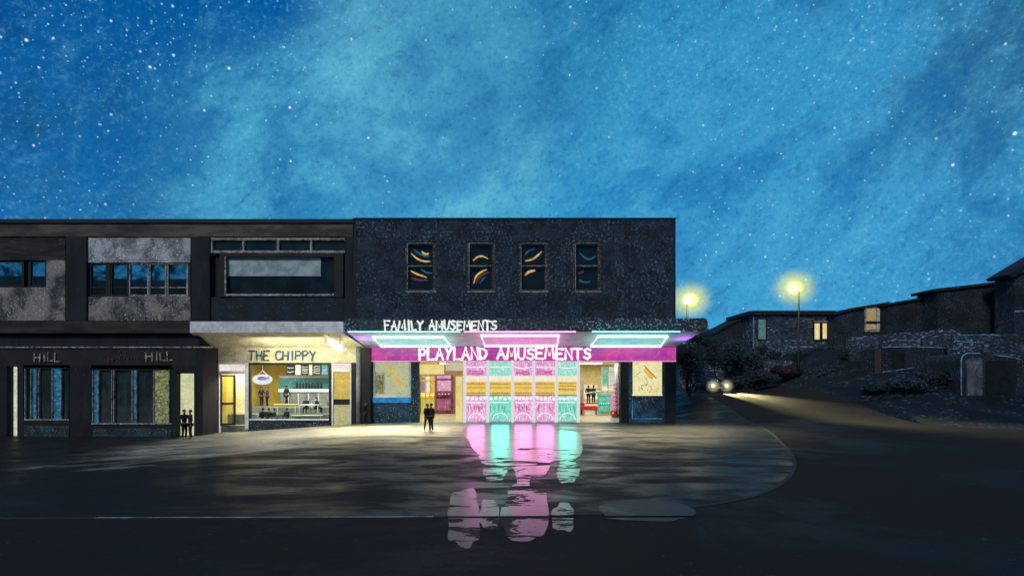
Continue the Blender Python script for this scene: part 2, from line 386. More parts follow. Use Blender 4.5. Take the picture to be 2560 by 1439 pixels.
# paving: from the kerb back to the shop fronts and beyond
b = MB(); prev = None
Yb = 14.0
for i, p in enumerate(KP):
    if p[1] > 30: break
    n = 26; row = []
    tx, ty = (p[0], max(p[1], Yb)) if p[1] < Yb and p[0] < 11 else (min(p[0], 10.5), max(p[1], Yb))
    if p[0] > 2: tx = min(p[0], 9)
    for k in range(n+1):
        x = p[0]+(tx-p[0])*k/n; y = p[1]+(ty-p[1])*k/n
        row.append(b.bm.verts.new((x, y, G(x, y))))
    if prev:
        for k in range(n):
            try: b.bm.faces.new((prev[k], prev[k+1], row[k+1], row[k]))
            except ValueError: pass
    prev = row
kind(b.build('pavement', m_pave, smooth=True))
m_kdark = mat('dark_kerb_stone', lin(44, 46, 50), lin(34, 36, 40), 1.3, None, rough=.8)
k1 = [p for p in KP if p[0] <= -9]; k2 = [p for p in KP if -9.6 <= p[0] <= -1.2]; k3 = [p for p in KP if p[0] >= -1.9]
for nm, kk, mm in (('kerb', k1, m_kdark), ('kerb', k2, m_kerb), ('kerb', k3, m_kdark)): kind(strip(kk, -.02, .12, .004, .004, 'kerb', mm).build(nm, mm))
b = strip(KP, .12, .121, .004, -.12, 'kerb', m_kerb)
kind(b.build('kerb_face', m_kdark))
# puddles: irregular sheets of water on paving and road
def clip(poly, y, keep_above):
    out = []
    for i in range(len(poly)):
        a, c = poly[i], poly[(i+1) % len(poly)]
        ia, ic = ((a.y >= y) == keep_above), ((c.y >= y) == keep_above)
        if ia: out.append(a)
        if ia != ic: out.append(a+(c-a)*((y-a.y)/(c.y-a.y)))
    return out
m_damp = wet_mat('damp_patch', lin(80, 78, 74), lin(44, 44, 48), .4, .6, .9, .14, (.4, .6), None, 4, bump=.05)
def puddle(px0, py0, px1, py1, seed, rag=.12):
    r = random.Random(seed); n = 96; pts = []
    for i in range(n):
        a = 2*math.pi*i/n; k = 1+rag*noise.noise(Vector((math.cos(a)*1.7, math.sin(a)*1.7, seed*3.1)))*2.2
        c, s_ = math.cos(a), math.sin(a); c = math.copysign(abs(c)**.75, c); s_ = math.copysign(abs(s_)**.75, s_)
        pts.append(ground_pt((px0+px1)/2+(px1-px0)/2*k*c, (py0+py1)/2+(py1-py0)/2*k*s_))
    for above, dz in ((True, .006), (False, -.006)):
        q = clip(pts, -31.58 if above else -31.72, above)
        if len(q) > 2 and max(v.y for v in q)-min(v.y for v in q) > .05:
            bb = MB(); bb.face([(v.x, v.y, dz+.0007*seed+G(v.x, v.y)) for v in q])
            kind(bb.build('puddle', m_damp if (px0, py0) == (1500, 1252) else m_puddle, smooth=False))
for i, a in enumerate([(1118, 1228, 1200, 1364), (1198, 1252, 1250, 1322), (1257, 1208, 1366, 1352), (1382, 1256, 1436, 1328), (1160, 1050, 1444, 1168), (1206, 1150, 1268, 1200), (1276, 1140, 1372, 1188), (1394, 1150, 1446, 1208), (1500, 1252, 1742, 1302), (1290, 1176, 1326, 1218)]):
    puddle(*a, seed=i+1, rag=.13)

# ------------------------------------------------------------------ lettering drawn as brush strokes
GL = {'A': [[(0, 0), (.32, 1), (.64, 0)], [(.12, .38), (.52, .38)]], 'C': [[(.6, .85), (.4, 1), (.15, .9), (0, .5), (.12, .12), (.38, 0), (.6, .12)]],
      'D': [[(0, 0), (0, 1), (.3, .98), (.58, .75), (.6, .4), (.42, .08), (0, 0)]], 'E': [[(.56, 1), (0, 1), (0, 0), (.56, 0)], [(0, .52), (.46, .52)]],
      'F': [[(.56, 1), (0, 1), (0, 0)], [(0, .52), (.46, .52)]], 'H': [[(0, 0), (0, 1)], [(.58, 0), (.58, 1)], [(0, .5), (.58, .5)]], 'I': [[(.25, 0), (.25, 1)]],
      'L': [[(0, 1), (0, 0), (.52, 0)]], 'M': [[(0, 0), (.1, 1), (.38, .3), (.66, 1), (.76, 0)]], 'N': [[(0, 0), (0, 1), (.56, 0), (.56, 1)]],
      'P': [[(0, 0), (0, 1), (.38, 1), (.56, .78), (.4, .48), (0, .46)]], 'S': [[(.54, .88), (.3, 1), (.05, .84), (.12, .58), (.46, .44), (.54, .18), (.3, 0), (0, .12)]],
      'T': [[(0, 1), (.64, 1)], [(.32, 1), (.32, 0)]], 'U': [[(0, 1), (0, .25), (.2, 0), (.42, .03), (.56, .3), (.56, 1)]], 'Y': [[(0, 1), (.3, .48)], [(.62, 1), (.3, .48), (.22, 0)]]}
def letters(text, px0, pyt, px1, pyb, Y, r, seed=1, amp=.035):
    rr = random.Random(seed); b = MB()
    adv = {ch: max(p[0] for s in GL[ch] for p in s)+.22 for ch in GL}; adv[' '] = .5; adv['I'] = .62
    tot = sum(adv[c] for c in text)-.22; x = 0
    for ch in text:
        if ch != ' ':
            dy = rr.uniform(-.04, .04); sz = rr.uniform(.94, 1.06)
            for s in GL[ch]:
                q = [W(px0+(px1-px0)*(x+p[0])/tot, pyb+(pyt-pyb)*(p[1]*sz+dy), Y) for p in s]
                q = [v+Vector((rr.uniform(-amp, amp), 0, rr.uniform(-amp, amp))) for v in q]
                b.tube(q, [r*rr.uniform(.8, 1.2) for _ in q], 6)
                for v in q: b.ball(v, r*.98, seg=8)
        x += adv[ch]
    return b

# =================================================================== BUILDING ONE: long brown block, left
L = thing('shop_block', 'long brown and grey two-storey block on the left, betting shop and chip shop below', 'building', W(440, 1090, 0))
def part(name, m_, boxes, parent=L, bevel=0.0):
    b = MB()
    for bx in boxes: b.pb(*bx)
    return b.build(name, m_, parent, bevel=bevel)
# upper storey
part('wall', m_pilaster, [(-500, 557, 884, 832, .45, 8.6)])
part('coping', m_black, [(-500, 547, 885, 557, -.12, 9.2)])
part('parapet', m_brown, [(-500, 557, 882, 591, 0, .45)])
for x0, x1 in ((-300, -250), (164, 216), (478, 524), (862, 884)):
    part('pilaster', m_pilaster, [(x0, 591, x1, 802, -.05, .5)], bevel=.03)
part('bay_panel', m_brown2, [(-250, 591, 163, 650, .1, .35)])
part('bay_panel', m_warmgrey, [(116, 650, 163, 801, .1, .35), (-250, 718, 116, 801, .1, .35)])
part('bay_panel', m_grey, [(217, 591, 476, 656, .1, .35)])
part('bay_panel', m_warmgrey, [(217, 741, 476, 801, .1, .35)])
for (x0, x1) in ((-120, 54), (77, 112)):
    f = part('window', m_black, [(x0-6, 650, x0, 718, .2, .2), (x1, 650, x1+6, 718, .2, .2), (x0, 650, x1, 655, .2, .2), (x0, 713, x1, 718, .2, .2)])
    g = MB().pb(x0, 655, x1, 713, .3, .04).build('pane', m_skyglass, f)
    MB().pb(x0, 690, x1, 713, .27, .02).build('dark_reflection', m_dglass, f)  # dark sheet imitates dark shapes reflected low in the pane
for (x0, x1) in ((228, 264), (280, 317), (325, 368), (376, 412), (421, 466)):
    f = part('window', m_offtrim if x0 > 300 else m_black, [(x0-4, 657, x0, 740, .2, .2), (x1, 657, x1+4, 740, .2, .2), (x0, 657, x1, 661, .2, .2), (x0, 736, x1, 740, .2, .2), (x0, 717, x1, 720, .24, .1)])
    MB().pb(x0, 661, x1, 736, .32, .04).build('pane', m_skyglass, f)
    MB().pb(x0, 696+(x0 % 7), x1, 736, .29, .02).build('dark_reflection', m_dglass, f)  # darker lower part stands in for a reflection in the glass
for a, b_ in ((217, 224), (268, 276), (321, 321.5), (372, 372.5), (416, 417), (470, 477)): part('window_post', m_black, [(a, 657, b_, 740, .17, .25)])
# third bay: clerestory strip and big window with a half-drawn blind
f = part('clerestory', m_offtrim, [(526, 594, 880, 600, .08, .3), (526, 626, 880, 632, .08, .3)]+[(x, 600, x+5, 626, .08, .3) for x in (526, 605, 692, 775, 875)])
for x0, x1 in ((531, 605), (610, 692), (697, 775), (780, 875)): MB().pb(x0, 600, x1, 626, .3, .05).build('pane', m_dglass, f)
f = part('window', m_black, [(548, 634, 565, 742, .0, .4), (835, 634, 858, 742, .0, .4), (565, 634, 835, 642, .0, .4)])
MB().pb(565, 734, 835, 739, -.04, .3).build('sill', m_offtrim, f)
MB().pb(561, 642, 565, 736, -.03, .1).build('frame_edge', m_offtrim, f)
MB().pb(565, 643, 835, 734, .35, .05).build('pane', m_dglass, f)
MB().pb(566, 643, 802, 690, .25, .05).build('blind', m_blind, f)
part('bay_panel', m_teal_dark, [(526, 742, 862, 801, .1, .35)])
# floor band and canopy slabs
part('ledge', m_brown2, [(-500, 802, 473, 832, -2.5, 11.4)])
part('lower_wall_strip', m_pilaster, [(-500, 832, 498, 866, -2.1, 2)])
part('shop_cornice', m_offtrim, [(-500, 866, 540, 869, -2.4, .4)])
sl = MB(); Yf = -2.6
a0, a1 = W(474, 832, Yf), W(858, 803, Yf)
sl.hexa([(a0.x, Yf, a0.z), (a1.x, Yf, a0.z), (a1.x, .45, a0.z), (a0.x, .45, a0.z)], [(a0.x, Yf, a1.z), (a1.x, Yf, a1.z), (a1.x, .45, a1.z), (a0.x, .45, a1.z)])
sl.build('canopy_slab', m_slab, L, bevel=.04)
zb = W(0, 869, 0).z
MB().hexa([(a0.x, 0, zb), (a1.x+.9, 0, zb), (a1.x+.9, .4, zb), (a0.x, .4, zb)], [(a0.x, Yf+.1, a0.z-.01), (a1.x, Yf+.1, a0.z-.01), (a1.x, .4, a0.z-.01), (a0.x, .4, a0.z-.01)]).build('canopy_soffit', mat('cream_soffit', lin(226, 218, 190), lin(190, 186, 160), 1.2, lin(244, 240, 200), 7, (.52, .62), .8), L)
# betting shop ground floor, standing 2.3 m forward
YS = -2.3
part('shop_fascia', mat('shop_fascia', lin(44, 36, 40), lin(28, 26, 32), .8, lin(90, 70, 68), 9, (.64, .74), .7), [(-500, 869, 540-33, 912, YS, 2)])
LT = 'HILL'
letters(LT, 86, 883, 150, 903, YS-.06, .05, 3).build('lettering', mat('worn_cream_letters', lin(200, 190, 170), lin(110, 104, 100), 6, None), L)
letters(LT, 366, 880, 431, 901, YS-.06, .05, 4).build('lettering', MC['worn_cream_letters'], L)
b = MB(); rr = random.Random(5)
for (x0, x1, y0, y1, n) in ((262, 292, 893, 906, 6), (296, 316, 874, 902, 7), (318, 350, 890, 902, 6)):
    for i in range(n):
        x = x0+(x1-x0)*i/n; y = rr.uniform(y0, (y0+y1)/2)
        b.tube([W(x, y, YS-.04), W(x+rr.uniform(-3, 5), rr.uniform((y0+y1)/2, y1), YS-.04)], .025, 5)
b.build('faded_lettering', mat('rust_letters', lin(132, 84, 72), lin(70, 54, 54), 5, None), L)
sw = [(-500, 912, 17, 1140), (46, 912, 58, 1140), (174, 912, 228, 1140), (430, 912, 440, 1140), (488, 912, 507, 1140),
      (58, 1050, 174, 1140), (228, 1060, 430, 1140), (440, 912, 488, 930), (17, 912, 46, 916)]
part('shop_front_wall', m_pilaster, [(x0, y0, x1, y1, YS, 2.0) for x0, y0, x1, y1 in sw])
part('stall_riser', mat('teal_riser', lin(44, 66, 80), lin(28, 36, 44), 1.2, lin(110, 140, 150), 8, (.56, .66), .6), [(60, 1064, 172, 1092, YS-.05, .06), (232, 1070, 428, 1094, YS-.05, .06)])
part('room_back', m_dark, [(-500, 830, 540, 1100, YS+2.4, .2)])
part('corner_wall', mat('corner_render', lin(34, 32, 40), lin(24, 26, 32), 1, lin(80, 86, 110), 8, (.66, .74), .8), [(490, 869, 507, 1140, YS-.02, 2.35)])
# lit doorways
E_door = glow('lit_doorway', lin(204, 208, 156), lin(180, 188, 150), 1.0, 1.6, lin(224, 226, 180), 6)
E_door2 = glow('lit_doorway_pale', lin(206, 214, 188), lin(176, 188, 160), 1.0, 1.6, lin(226, 232, 210), 6)
d = part('shop_door', m_black, [(440, 930, 443, 1110, YS+.3, .1), (485, 930, 488, 1110, YS+.3, .1), (443, 930, 485, 933, YS+.3, .1)])
MB().pb(443, 932, 485, 1100, YS+.6, .06).build('lit_screen', E_door, d)
d = part('shop_door', m_black, [(17, 916, 20, 1110, YS+.3, .1), (43, 916, 46, 1110, YS+.3, .1)])
MB().pb(19, 916, 45, 1090, YS+.6, .06).build('lit_screen', E_door2, d)
# shop windows with their screens
def shop_window(x0, x1, y0, y1, cells, Y=YS):
    f = part('shop_window', m_black, [(x0, y0, x1, y0+3, Y+.1, .2), (x0, y1-3, x1, y1, Y+.1, .2), (x0, y0, x0+3, y1, Y+.1, .2), (x1-3, y0, x1, y1, Y+.1, .2)])
    b = MB()
    for c in cells: b.pb(c[0]-1, y0+3, c[0]+1, y1-3, Y+.05, .15)
    b.build('mullion', m_offtrim, f)
    MB().pb(x0, y1-3, x1, y1, Y-.05, .12).build('sill', m_offtrim, f)
    for i, c in enumerate(cells):
        MB().pb(c[0]+1, y0+3, c[1]-1, y1-3, Y+.26, .03).build('screen', c[2], f)
    MB().pb(x0+3, y0+3, x1-3, y1-3, Y+.2, .01).build('pane', clear_glass(), f)
E_olive = glow('lit_posters', lin(150, 146, 84), lin(76, 84, 64), .7, 3, lin(196, 190, 112), 7, (.5, .6))
E_blue = glow('blue_screen', lin(30, 118, 168), lin(18, 78, 118), .75, 2.2, lin(96, 170, 200), 6)
shop_window(60, 172, 918, 1050, [(62, 77, m_shade), (77, 90, E_blue), (90, 96, m_black), (96, 130, m_shade), (130, 152, E_blue), (152, 170, m_shade)])
shop_window(228, 430, 922, 1060, [(231, 245, E_blue), (245, 279, m_shade), (279, 284, m_offtrim), (284, 330, m_shade), (330, 340, E_blue), (340, 384, m_shade), (384, 422, E_olive), (422, 428, m_shade)])

# =================================================================== chip shop (still part of the long block)
# wall over the shop, pillars and riser
m_chipf = mat('olive_fascia', lin(206, 200, 176), lin(168, 166, 148), .9, lin(228, 222, 176), 7, (.55, .65), .75)
part('chip_shop_fascia', m_chipf, [(545, 869, 916, 906, -.04, .4)])
letters('THE CHIPPY', 622, 877, 788, 899, -.12, .055, 11, .03).build('lettering', mat('dark_blue_letters', lin(20, 76, 124), lin(14, 54, 96), 4, None, rough=.5), L)
part('pillar', m_black, [(878, 906, 889, 1085, -.06, .5), (904, 868, 926, 1085, -.5, 1.0)])
MB().tube([W(897, 866, -.1), W(897, 1080, -.1)], .19, 12).build('drainpipe', m_pipe, L, smooth=True)
part('pillar', m_black, [(540-6, 869, 545, 1085, -.02, .5)])
part('stall_riser', m_blackpillar, [(621, 1050, 830, 1085, 0, .35)])
part('shop_frame', m_black, [(608, 903, 880, 911, -.02, .3), (621, 911, 625, 1050, 0, .3), (822, 911, 834, 1085, -.02, .3), (829, 997, 879, 1011, 0, .25)])
part('shop_frame', m_white, [(541, 906, 548, 1082, -.03, .3), (612, 906, 621, 1072, -.03, .3), (548, 927, 612, 935, -.03, .3), (548, 906, 612, 910, -.03, .3), (829, 906, 833, 1070, -.07, .2), (875, 924, 878, 1062, -.05, .2), (833, 924, 878, 929, -.07, .2), (622, 1047, 822, 1050, -.05, .2)])
E_pinkw = glow('lit_transom', lin(226, 214, 212), lin(244, 236, 230), .95, 2)
part('transom_light', E_pinkw, [(550, 910, 611, 927, .02, .1)])
part('blind_box', E_pinkw, [(833, 907, 877, 924, -.1, .15)], bevel=.05)
part('lit_panel', glow('yellow_panel', lin(216, 178, 62), lin(182, 156, 64), .95, 2.4, lin(234, 206, 110), 8), [(833, 930, 875, 997, .05, .05)])
part('lit_panel', glow('olive_panel', lin(168, 162, 96), lin(190, 184, 130), .85, 2.4, lin(216, 214, 170), 8), [(833, 1011, 875, 1072, .05, .05)])
# open door leaf
dl = MB(); p0 = W(549, 936, .05); p1 = W(549, 1064, .05); xw = 1.15
def leafbox(b, u0, u1, z0, z1):
    # leaf opens inward, 60 degrees
    ca, sa = math.cos(R(48)), math.sin(R(48))
    def P(u, t, z): return (p0.x+u*ca-t*sa, .1+u*sa+t*ca, z)
    b.hexa([P(u0, 0, z0), P(u1, 0, z0), P(u1, .06, z0), P(u0, .06, z0)], [P(u0, 0, z1), P(u1, 0, z1), P(u1, .06, z1), P(u0, .06, z1)])
zt, zl = p0.z, p1.z; zm = W(0, 1009, .05).z
for u0, u1, z0, z1 in ((0, .16, zl, zt), (xw-.16, xw, zl, zt), (.16, xw-.16, zt-.14, zt), (.16, xw-.16, zl, zl+.16), (.16, xw-.16, zm-.08, zm+.08)): leafbox(dl, u0, u1, z0, z1)
dleaf = dl.build('shop_door', m_black, L)
gl = MB(); leafbox(gl, .16, xw-.16, zl+.16, zm-.08); leafbox(gl, .16, xw-.16, zm+.08, zt-.14)
gl.build('pane', clear_glass('door_glass', (.75, .76, .6, 1), .1), dleaf)
MB().pb(625, 911, 822, 1047, .12, .012).build('window_glass', clear_glass(), L)
# room: walls, floors in steps, ceiling
m_ywall = mat('mustard_wall', lin(206, 178, 84), lin(190, 160, 60), 1.1, lin(226, 206, 120), 6, (.55, .65), .8)
m_cwall = mat('cream_wall', lin(220, 210, 170), lin(190, 182, 140), 1.4, lin(240, 236, 214), 6, (.55, .65), .8)
xl, xr = W(541, 0, 0).x+.15, W(879, 0, 0).x
x7 = W(618, 0, .5).x
b = MB(); b.box(xl, xr, 8, 8.2, -.3, 5); b.box(xl-.15, xl, .4, 8.2, -.3, 5); b.box(xr, xr+.15, .5, 8.2, -.3, 5); b.build('room_wall', m_ywall, L)
MB().box(xl, x7-.9, 2.6, 2.75, -.3, 4.6).build('lobby_wall', m_cwall, L)
m_tile = mat('grey_green_floor', lin(128, 134, 120), lin(100, 108, 104), 1.6, None, rough=.35)
b = MB(); b.box(xl, xr, .3, 1.5, -.7, -.25); b.box(xl, xr, 1.5, 3.0, -.7, .5); b.box(xl, xr, 3.0, 8, -.7, .95); b.build('room_floor', m_tile, L)
MB().box(xl, xr, .45, 8, 4.55, 4.7).build('room_ceiling', m_cwall, L)
for x in (-19.6, -16.6, -13.8):
    o = MB().box(x-.6, x+.6, 2, 3.0, 4.50, 4.545).build('ceiling_light', glow('ceiling_panel', (1, .93, .74, 1), None, 5.0), L)
lamp('ceiling_light_glow', 'AREA', (-16.4, 2.4, 4.4), 950, (1, .93, .78), L, 8, (0, 0, 0), 3)
lamp('lobby_light_glow', 'AREA', (-20.1, 1.6, 4.4), 200, (1, .94, .78), L, 1.2)
lamp('fascia_fill', 'AREA', (-14.2, -2.4, 5.2), 300, (1, .9, .6), L, 7, (R(60), 0, 0), .4)  # unseen lamp added under the canopy to brighten fascia and soffit

# things inside the chip shop
def box_thing(name, label, cat, m_, boxes, group=None, bevel=.02):
    b = MB()
    for bx in boxes: b.pb(*bx)
    return tag(b.build(name, m_, bevel=bevel), label, cat, group)
t = thing('serving_counter', 'long grey serving counter with pale top under the chip shop menu boards', 'counter', W(760, 1014, 5))
MB().pb(704, 979, 822, 1016, 5, .8).build('cabinet', mat('counter_front', lin(112, 116, 112), lin(84, 92, 92), 1.2, lin(170, 176, 170), 6, (.56, .66), .5), t)
MB().pb(696, 972, 822, 979, 4.9, 1.0).build('worktop', m_white, t)
for i in range(4): MB().pb(720+i*25, 982, 721.5+i*25, 1012, 4.96, .04).build('trim_strip', m_white, t)
t = thing('frying_range', 'teal tiled frying range running along the back wall of the chip shop', 'range', W(760, 975, 7.2))
MB().pb(700, 944, 822, 1000, 7.2, .75).build('cabinet', mat('teal_range', lin(84, 168, 180), lin(60, 134, 150), 1.5, lin(160, 212, 210), 6, (.56, .66), .3), t)
MB().pb(698, 939, 822, 944, 7.1, .85).build('hood_edge', m_white, t)
rr = random.Random(12)
for i in range(9):
    x = 752+i*7.4
    o = MB().tube([W(x, 972, 6.4), W(x, 961-rr.uniform(0, 6), 6.4)], [.1, .085], 9).ball(W(x, 962-rr.uniform(0, 5), 6.4), .1, seg=8).build('condiment_bottle', mat('dark_bottle', lin(26, 40, 40), None, rough=.3, bump=0))
    lab = ['dark squat sauce bottle on the counter, nearest the staff', 'dark sauce bottle second along the counter from the staff', 'dark sauce bottle third along the counter from the staff', 'dark sauce bottle fourth along the counter from the staff', 'dark sauce bottle in the middle of the counter row', 'dark sauce bottle just past the middle of the counter row', 'dark sauce bottle third from the right end of the counter', 'dark sauce bottle next to last at the right of the counter', 'dark sauce bottle at the far right end of the counter'][i]
    tag(o, lab, 'bottle', 'sauce bottles along the chip shop counter')
    for v in o.data.vertices: v.co.y -= .9; v.co.z += .02
# menu boards
mb_ = [(716, 736, 'black menu board with two white bands, leftmost over the counter', 2), (739, 751, 'narrow pale green menu board between two black ones', 0), (753, 771, 'black menu board with slanting white lines over the counter', 4), (773, 780, 'slim cream menu strip between two lined boards', 0), (782, 802, 'black menu board with wavy white lines, right of the cream strip', 4), (805, 819, 'blue menu board at the right end of the row', 1)]
for i, (x0, x1, lab, n) in enumerate(mb_):
    t = thing('menu_board', lab, 'menu board', W((x0+x1)/2, 936, 4.8), 'menu boards above the chip shop counter')
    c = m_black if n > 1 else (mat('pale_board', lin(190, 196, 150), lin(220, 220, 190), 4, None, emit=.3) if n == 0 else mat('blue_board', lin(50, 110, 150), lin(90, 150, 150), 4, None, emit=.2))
    MB().pb(x0, 911, x1, 936, 4.8, .08).build('board', c, t)
    if n:
        b = MB()
        for k in range(n):
            y = 914+20*(k+.5)/n; b.tube([W(x0+2, y+rr.uniform(-1, 1), 4.78), W((x0+x1)/2, y+rr.uniform(-2, 2), 4.78), W(x1-2, y+rr.uniform(-1, 1), 4.78)], .045, 5)
        b.build('price_lines', glow('menu_white', lin(240, 236, 224), None, .9), t)
# hanging fish plate
t = thing('hanging_fish_sign', 'oval white plate with a blue-grey fish hung on a cord against the yellow wall', 'sign', W(657, 960, 1.0))
b = MB(); b.ball(W(656, 948, 1.0), .74, .05, .38, 24); b.build('plate', glow('plate_white', lin(244, 240, 244), None, 1.1), t, True)
b = MB(); b.ball(W(655, 945, .9), .36, .05, .14, 18); c0 = W(663, 945, .9)
b.prism([(c0.x, .9, c0.z), (c0.x+.30, .9, c0.z+.15), (c0.x+.22, .9, c0.z), (c0.x+.30, .9, c0.z-.12)], .05)
b.build('fish', mat('fish_paint', lin(96, 92, 150), lin(170, 140, 180), 5, None, emit=.25), t, True)
b = MB(); b.tube([W(640, 943, 1), W(656, 926, 1), W(673, 941, 1)], .035, 6); b.tube([W(656, 926, 1), W(656, 905, 1)], .02, 6); b.build('cord', m_white, t)
# tables and chairs
def table(label, px, Y, z, wdt, dep, topm, floor, grp='dining tables in the chip shop'):
    c = W(px, 1000, Y); t = thing('dining_table', label, 'table', (c.x, Y, floor), grp)
    MB().box(c.x-wdt/2, c.x+wdt/2, Y-dep/2, Y+dep/2, z-.05, z).build('table_top', topm, t, bevel=.015)
    for sx in (-1, 1):
        for sy in (-1, 1):
            x, y = c.x+sx*(wdt/2-.08), Y+sy*(dep/2-.08); MB().tube([(x, y, floor), (x, y, z-.05)], .03, 8).build('leg', m_white, t)
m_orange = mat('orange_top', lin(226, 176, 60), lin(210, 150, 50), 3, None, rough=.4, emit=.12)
table('orange-topped table on the middle step, in front of the counter', 716, 2.1, 1.22, 1.7, .8, m_orange, .5)
table('white table by the middle step, right side, under the group of diners', 775, 2.1, 1.2, 1.5, .8, m_white, .5)
table('pale green long table just inside the window, right of centre', 768, .95, .47, 2.3, .7, mat('pale_green_top', lin(170, 186, 160), None, rough=.4), -.25)
table('small white table just inside the window, left of centre', 668, .95, .45, 1.3, .7, m_white, -.25)
def chair(label, px, Y, floor, face=1):
    c = W(px, 1000, Y); t = thing('cafe_chair', label, 'chair', (c.x, Y, floor), 'chairs at the chip shop tables')
    MB().box(c.x-.2, c.x+.2, Y-.2, Y+.2, floor+.42, floor+.46).build('seat', m_dark, t, bevel=.01)
    MB().box(c.x-.2, c.x+.2, Y+.17*face, Y+.2*face if face > 0 else Y-.14, floor+.6, floor+.9).build('backrest', m_dark, t, bevel=.01) if face > 0 else MB().box(c.x-.2, c.x+.2, Y-.2, Y-.17, floor+.6, floor+.9).build('backrest', m_dark, t, bevel=.01)
    for sx in (-1, 1):
        for sy in (-1, 1): MB().tube([(c.x+sx*.18, Y+sy*.18, floor), (c.x+sx*.18, Y+sy*.18, floor+(.9 if sy == face else .42))], .014, 6).build('leg', m_white, t)

# =================================================================== BUILDING TWO: amusement arcade
A = thing('arcade_building', 'navy pebbledash amusement arcade with four sash windows above a pink and teal lit front', 'building', W(1290, 1055, 0))
def ap(name, m_, boxes, bevel=0.0, parent=A):
    b = MB()
    for bx in boxes: b.pb(*bx)
    return b.build(name, m_, parent, bevel=bevel)
wins = [(1012, 1090), (1166, 1238), (1296, 1370), (1432, 1502)]
# wall round the four window openings
segs = [(885, 548, 1687, 604), (885, 730, 1687, 870)]
xx = [885]+[v for w_ in wins for v in w_]+[1687]
for i in range(0, len(xx), 2): segs.append((xx[i], 604, xx[i+1], 730))
ap('wall', m_navy, [(x0, y0, x1, y1, 0, .4) for x0, y0, x1, y1 in segs])
x0_, x1_ = W(885, 0).x, W(1687, 0).x; ztop = W(0, 548).z
MB().box(x0_, x1_, .4, 14.5, W(0, 866).z, ztop).build('upper_block', m_navy, A)
MB().box(x0_-.02, x1_+.08, -.06, 14.6, ztop, ztop+.1).build('coping', m_black, A)
ap('corner_edge', m_black, [(1683, 550, 1689, 800, -.03, .5), (884, 550, 890, 800, -.03, .2)])
m_frame = mat('old_sash_paint', lin(70, 62, 64), lin(40, 38, 44), 3, lin(176, 160, 150), 11, (.55, .64), .7)
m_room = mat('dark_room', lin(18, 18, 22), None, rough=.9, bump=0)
R_y = glow('warm_reflection', lin(246, 206, 110), lin(190, 136, 60), 1.0, 5); R_b = glow('blue_reflection', lin(50, 110, 140), lin(30, 60, 84), .75, 5); R_r = glow('red_reflection', lin(120, 40, 26), lin(60, 24, 18), .8, 5)
curves = [
 [((1028, 632), (1042, 645), (1060, 652), (1076, 652), R_y), ((1055, 628), (1064, 634), (1073, 633), None, R_y), ((1034, 624), (1046, 632), (1062, 640), (1074, 642), R_b), ((1026, 676), (1042, 684), (1066, 692), None, R_y), ((1030, 694), (1046, 700), (1070, 700), None, R_r), ((1052, 671), (1066, 680), (1080, 682), None, R_b)],
 [((1183, 651), (1194, 642), (1206, 640), (1220, 646), R_y), ((1184, 709), (1190, 692), (1202, 681), (1217, 674), R_y), ((1190, 709), (1197, 694), (1210, 684), (1222, 680), R_r), ((1200, 709), (1208, 697), (1216, 693), None, R_b)],
 [((1312, 652), (1330, 648), (1344, 638), (1354, 628), R_y), ((1312, 640), (1320, 630), (1336, 622), None, R_b), ((1312, 688), (1322, 680), (1338, 676), None, R_y)],
 [((1450, 632), (1462, 643), (1474, 648), (1490, 640), R_b), ((1446, 684), (1460, 678), None, None, R_r), ((1448, 700), (1460, 706), (1476, 704), None, R_b)]]
for k, (x0, x1) in enumerate(wins):
    f = ap('window', m_frame, [(x0, 604, x0+8, 730, .06, .2), (x1-8, 604, x1, 730, .06, .2), (x0+8, 604, x1-8, 611, .06, .2), (x0+8, 723, x1-8, 730, .06, .2), (x0+8, 662, x1-8, 667, .04, .2)])
    b = MB(); b.pb(x0+2, 727, x1+1, 730, .0, .1); b.pb(x0+6, 606, x0+7.5, 727, .03, .05); b.pb(x0+8, 664, x1-8, 666, .0, .05); b.pb(x0+6, 606, x1-6, 607.5, .03, .05)
    b.build('sill_and_edges', m_offtrim, f)
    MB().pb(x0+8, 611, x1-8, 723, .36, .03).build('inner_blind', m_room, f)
    MB().pb(x0+8, 611, x1-8, 723, .14, .01).build('pane', clear_glass('sash_glass', (.9, .92, .95, 1), .012), f)
    for c in curves[k]:
        pts = [W(p[0], p[1], .3) for p in c[:4] if p]
        sp = spline([tuple(p) for p in pts], 5); n = len(sp)
        b = MB()
        for q in range(3):
            off = Vector((rnd.uniform(-.03, .03), .01*q, rnd.uniform(-.05, .05)))
            b.tube([Vector(p)+off for p in sp], [.05*math.sin(math.pi*(i+.6)/(n+.2))+.008 for i in range(n)], 5)
        b.build('reflection_streak', c[4], f)  # glowing curved ribbons stand in for reflections in the sash glass
# canopy
YC = -5.6
zF, zT, zB = W(0, 828, YC).z, W(0, 795, YC).z, W(0, 866, 0).z
XL, XR, XRb = W(862, 0, YC).x, W(1769, 0, YC).x, W(1691, 0, 0).x
can = thing('arcade_canopy', 'deep dark canopy with rounded end over the arcade entrance, neon frames beneath it', 'canopy', (0, 0, zB))
can = None
m_band = mat('canopy_front', lin(46, 58, 72), lin(34, 42, 56), 1.2, lin(150, 176, 186), 7, (.53, .63), .7, bump=.4)
bpy.data.objects.remove(bpy.data.objects['arcade_canopy'])
cb = MB(); prof = [(XL, YC, zF), (XR-.22, YC, zF), (XR-.06, YC, zF+.12), (XR, YC, zF+.35), (XR, YC, zT-.22), (XR-.07, YC, zT-.07), (XR-.24, YC, zT), (XL, YC, zT)]
cb.prism([(p[0], YC, p[2]) for p in prof], .25); cb.build('canopy_front', m_band, A)
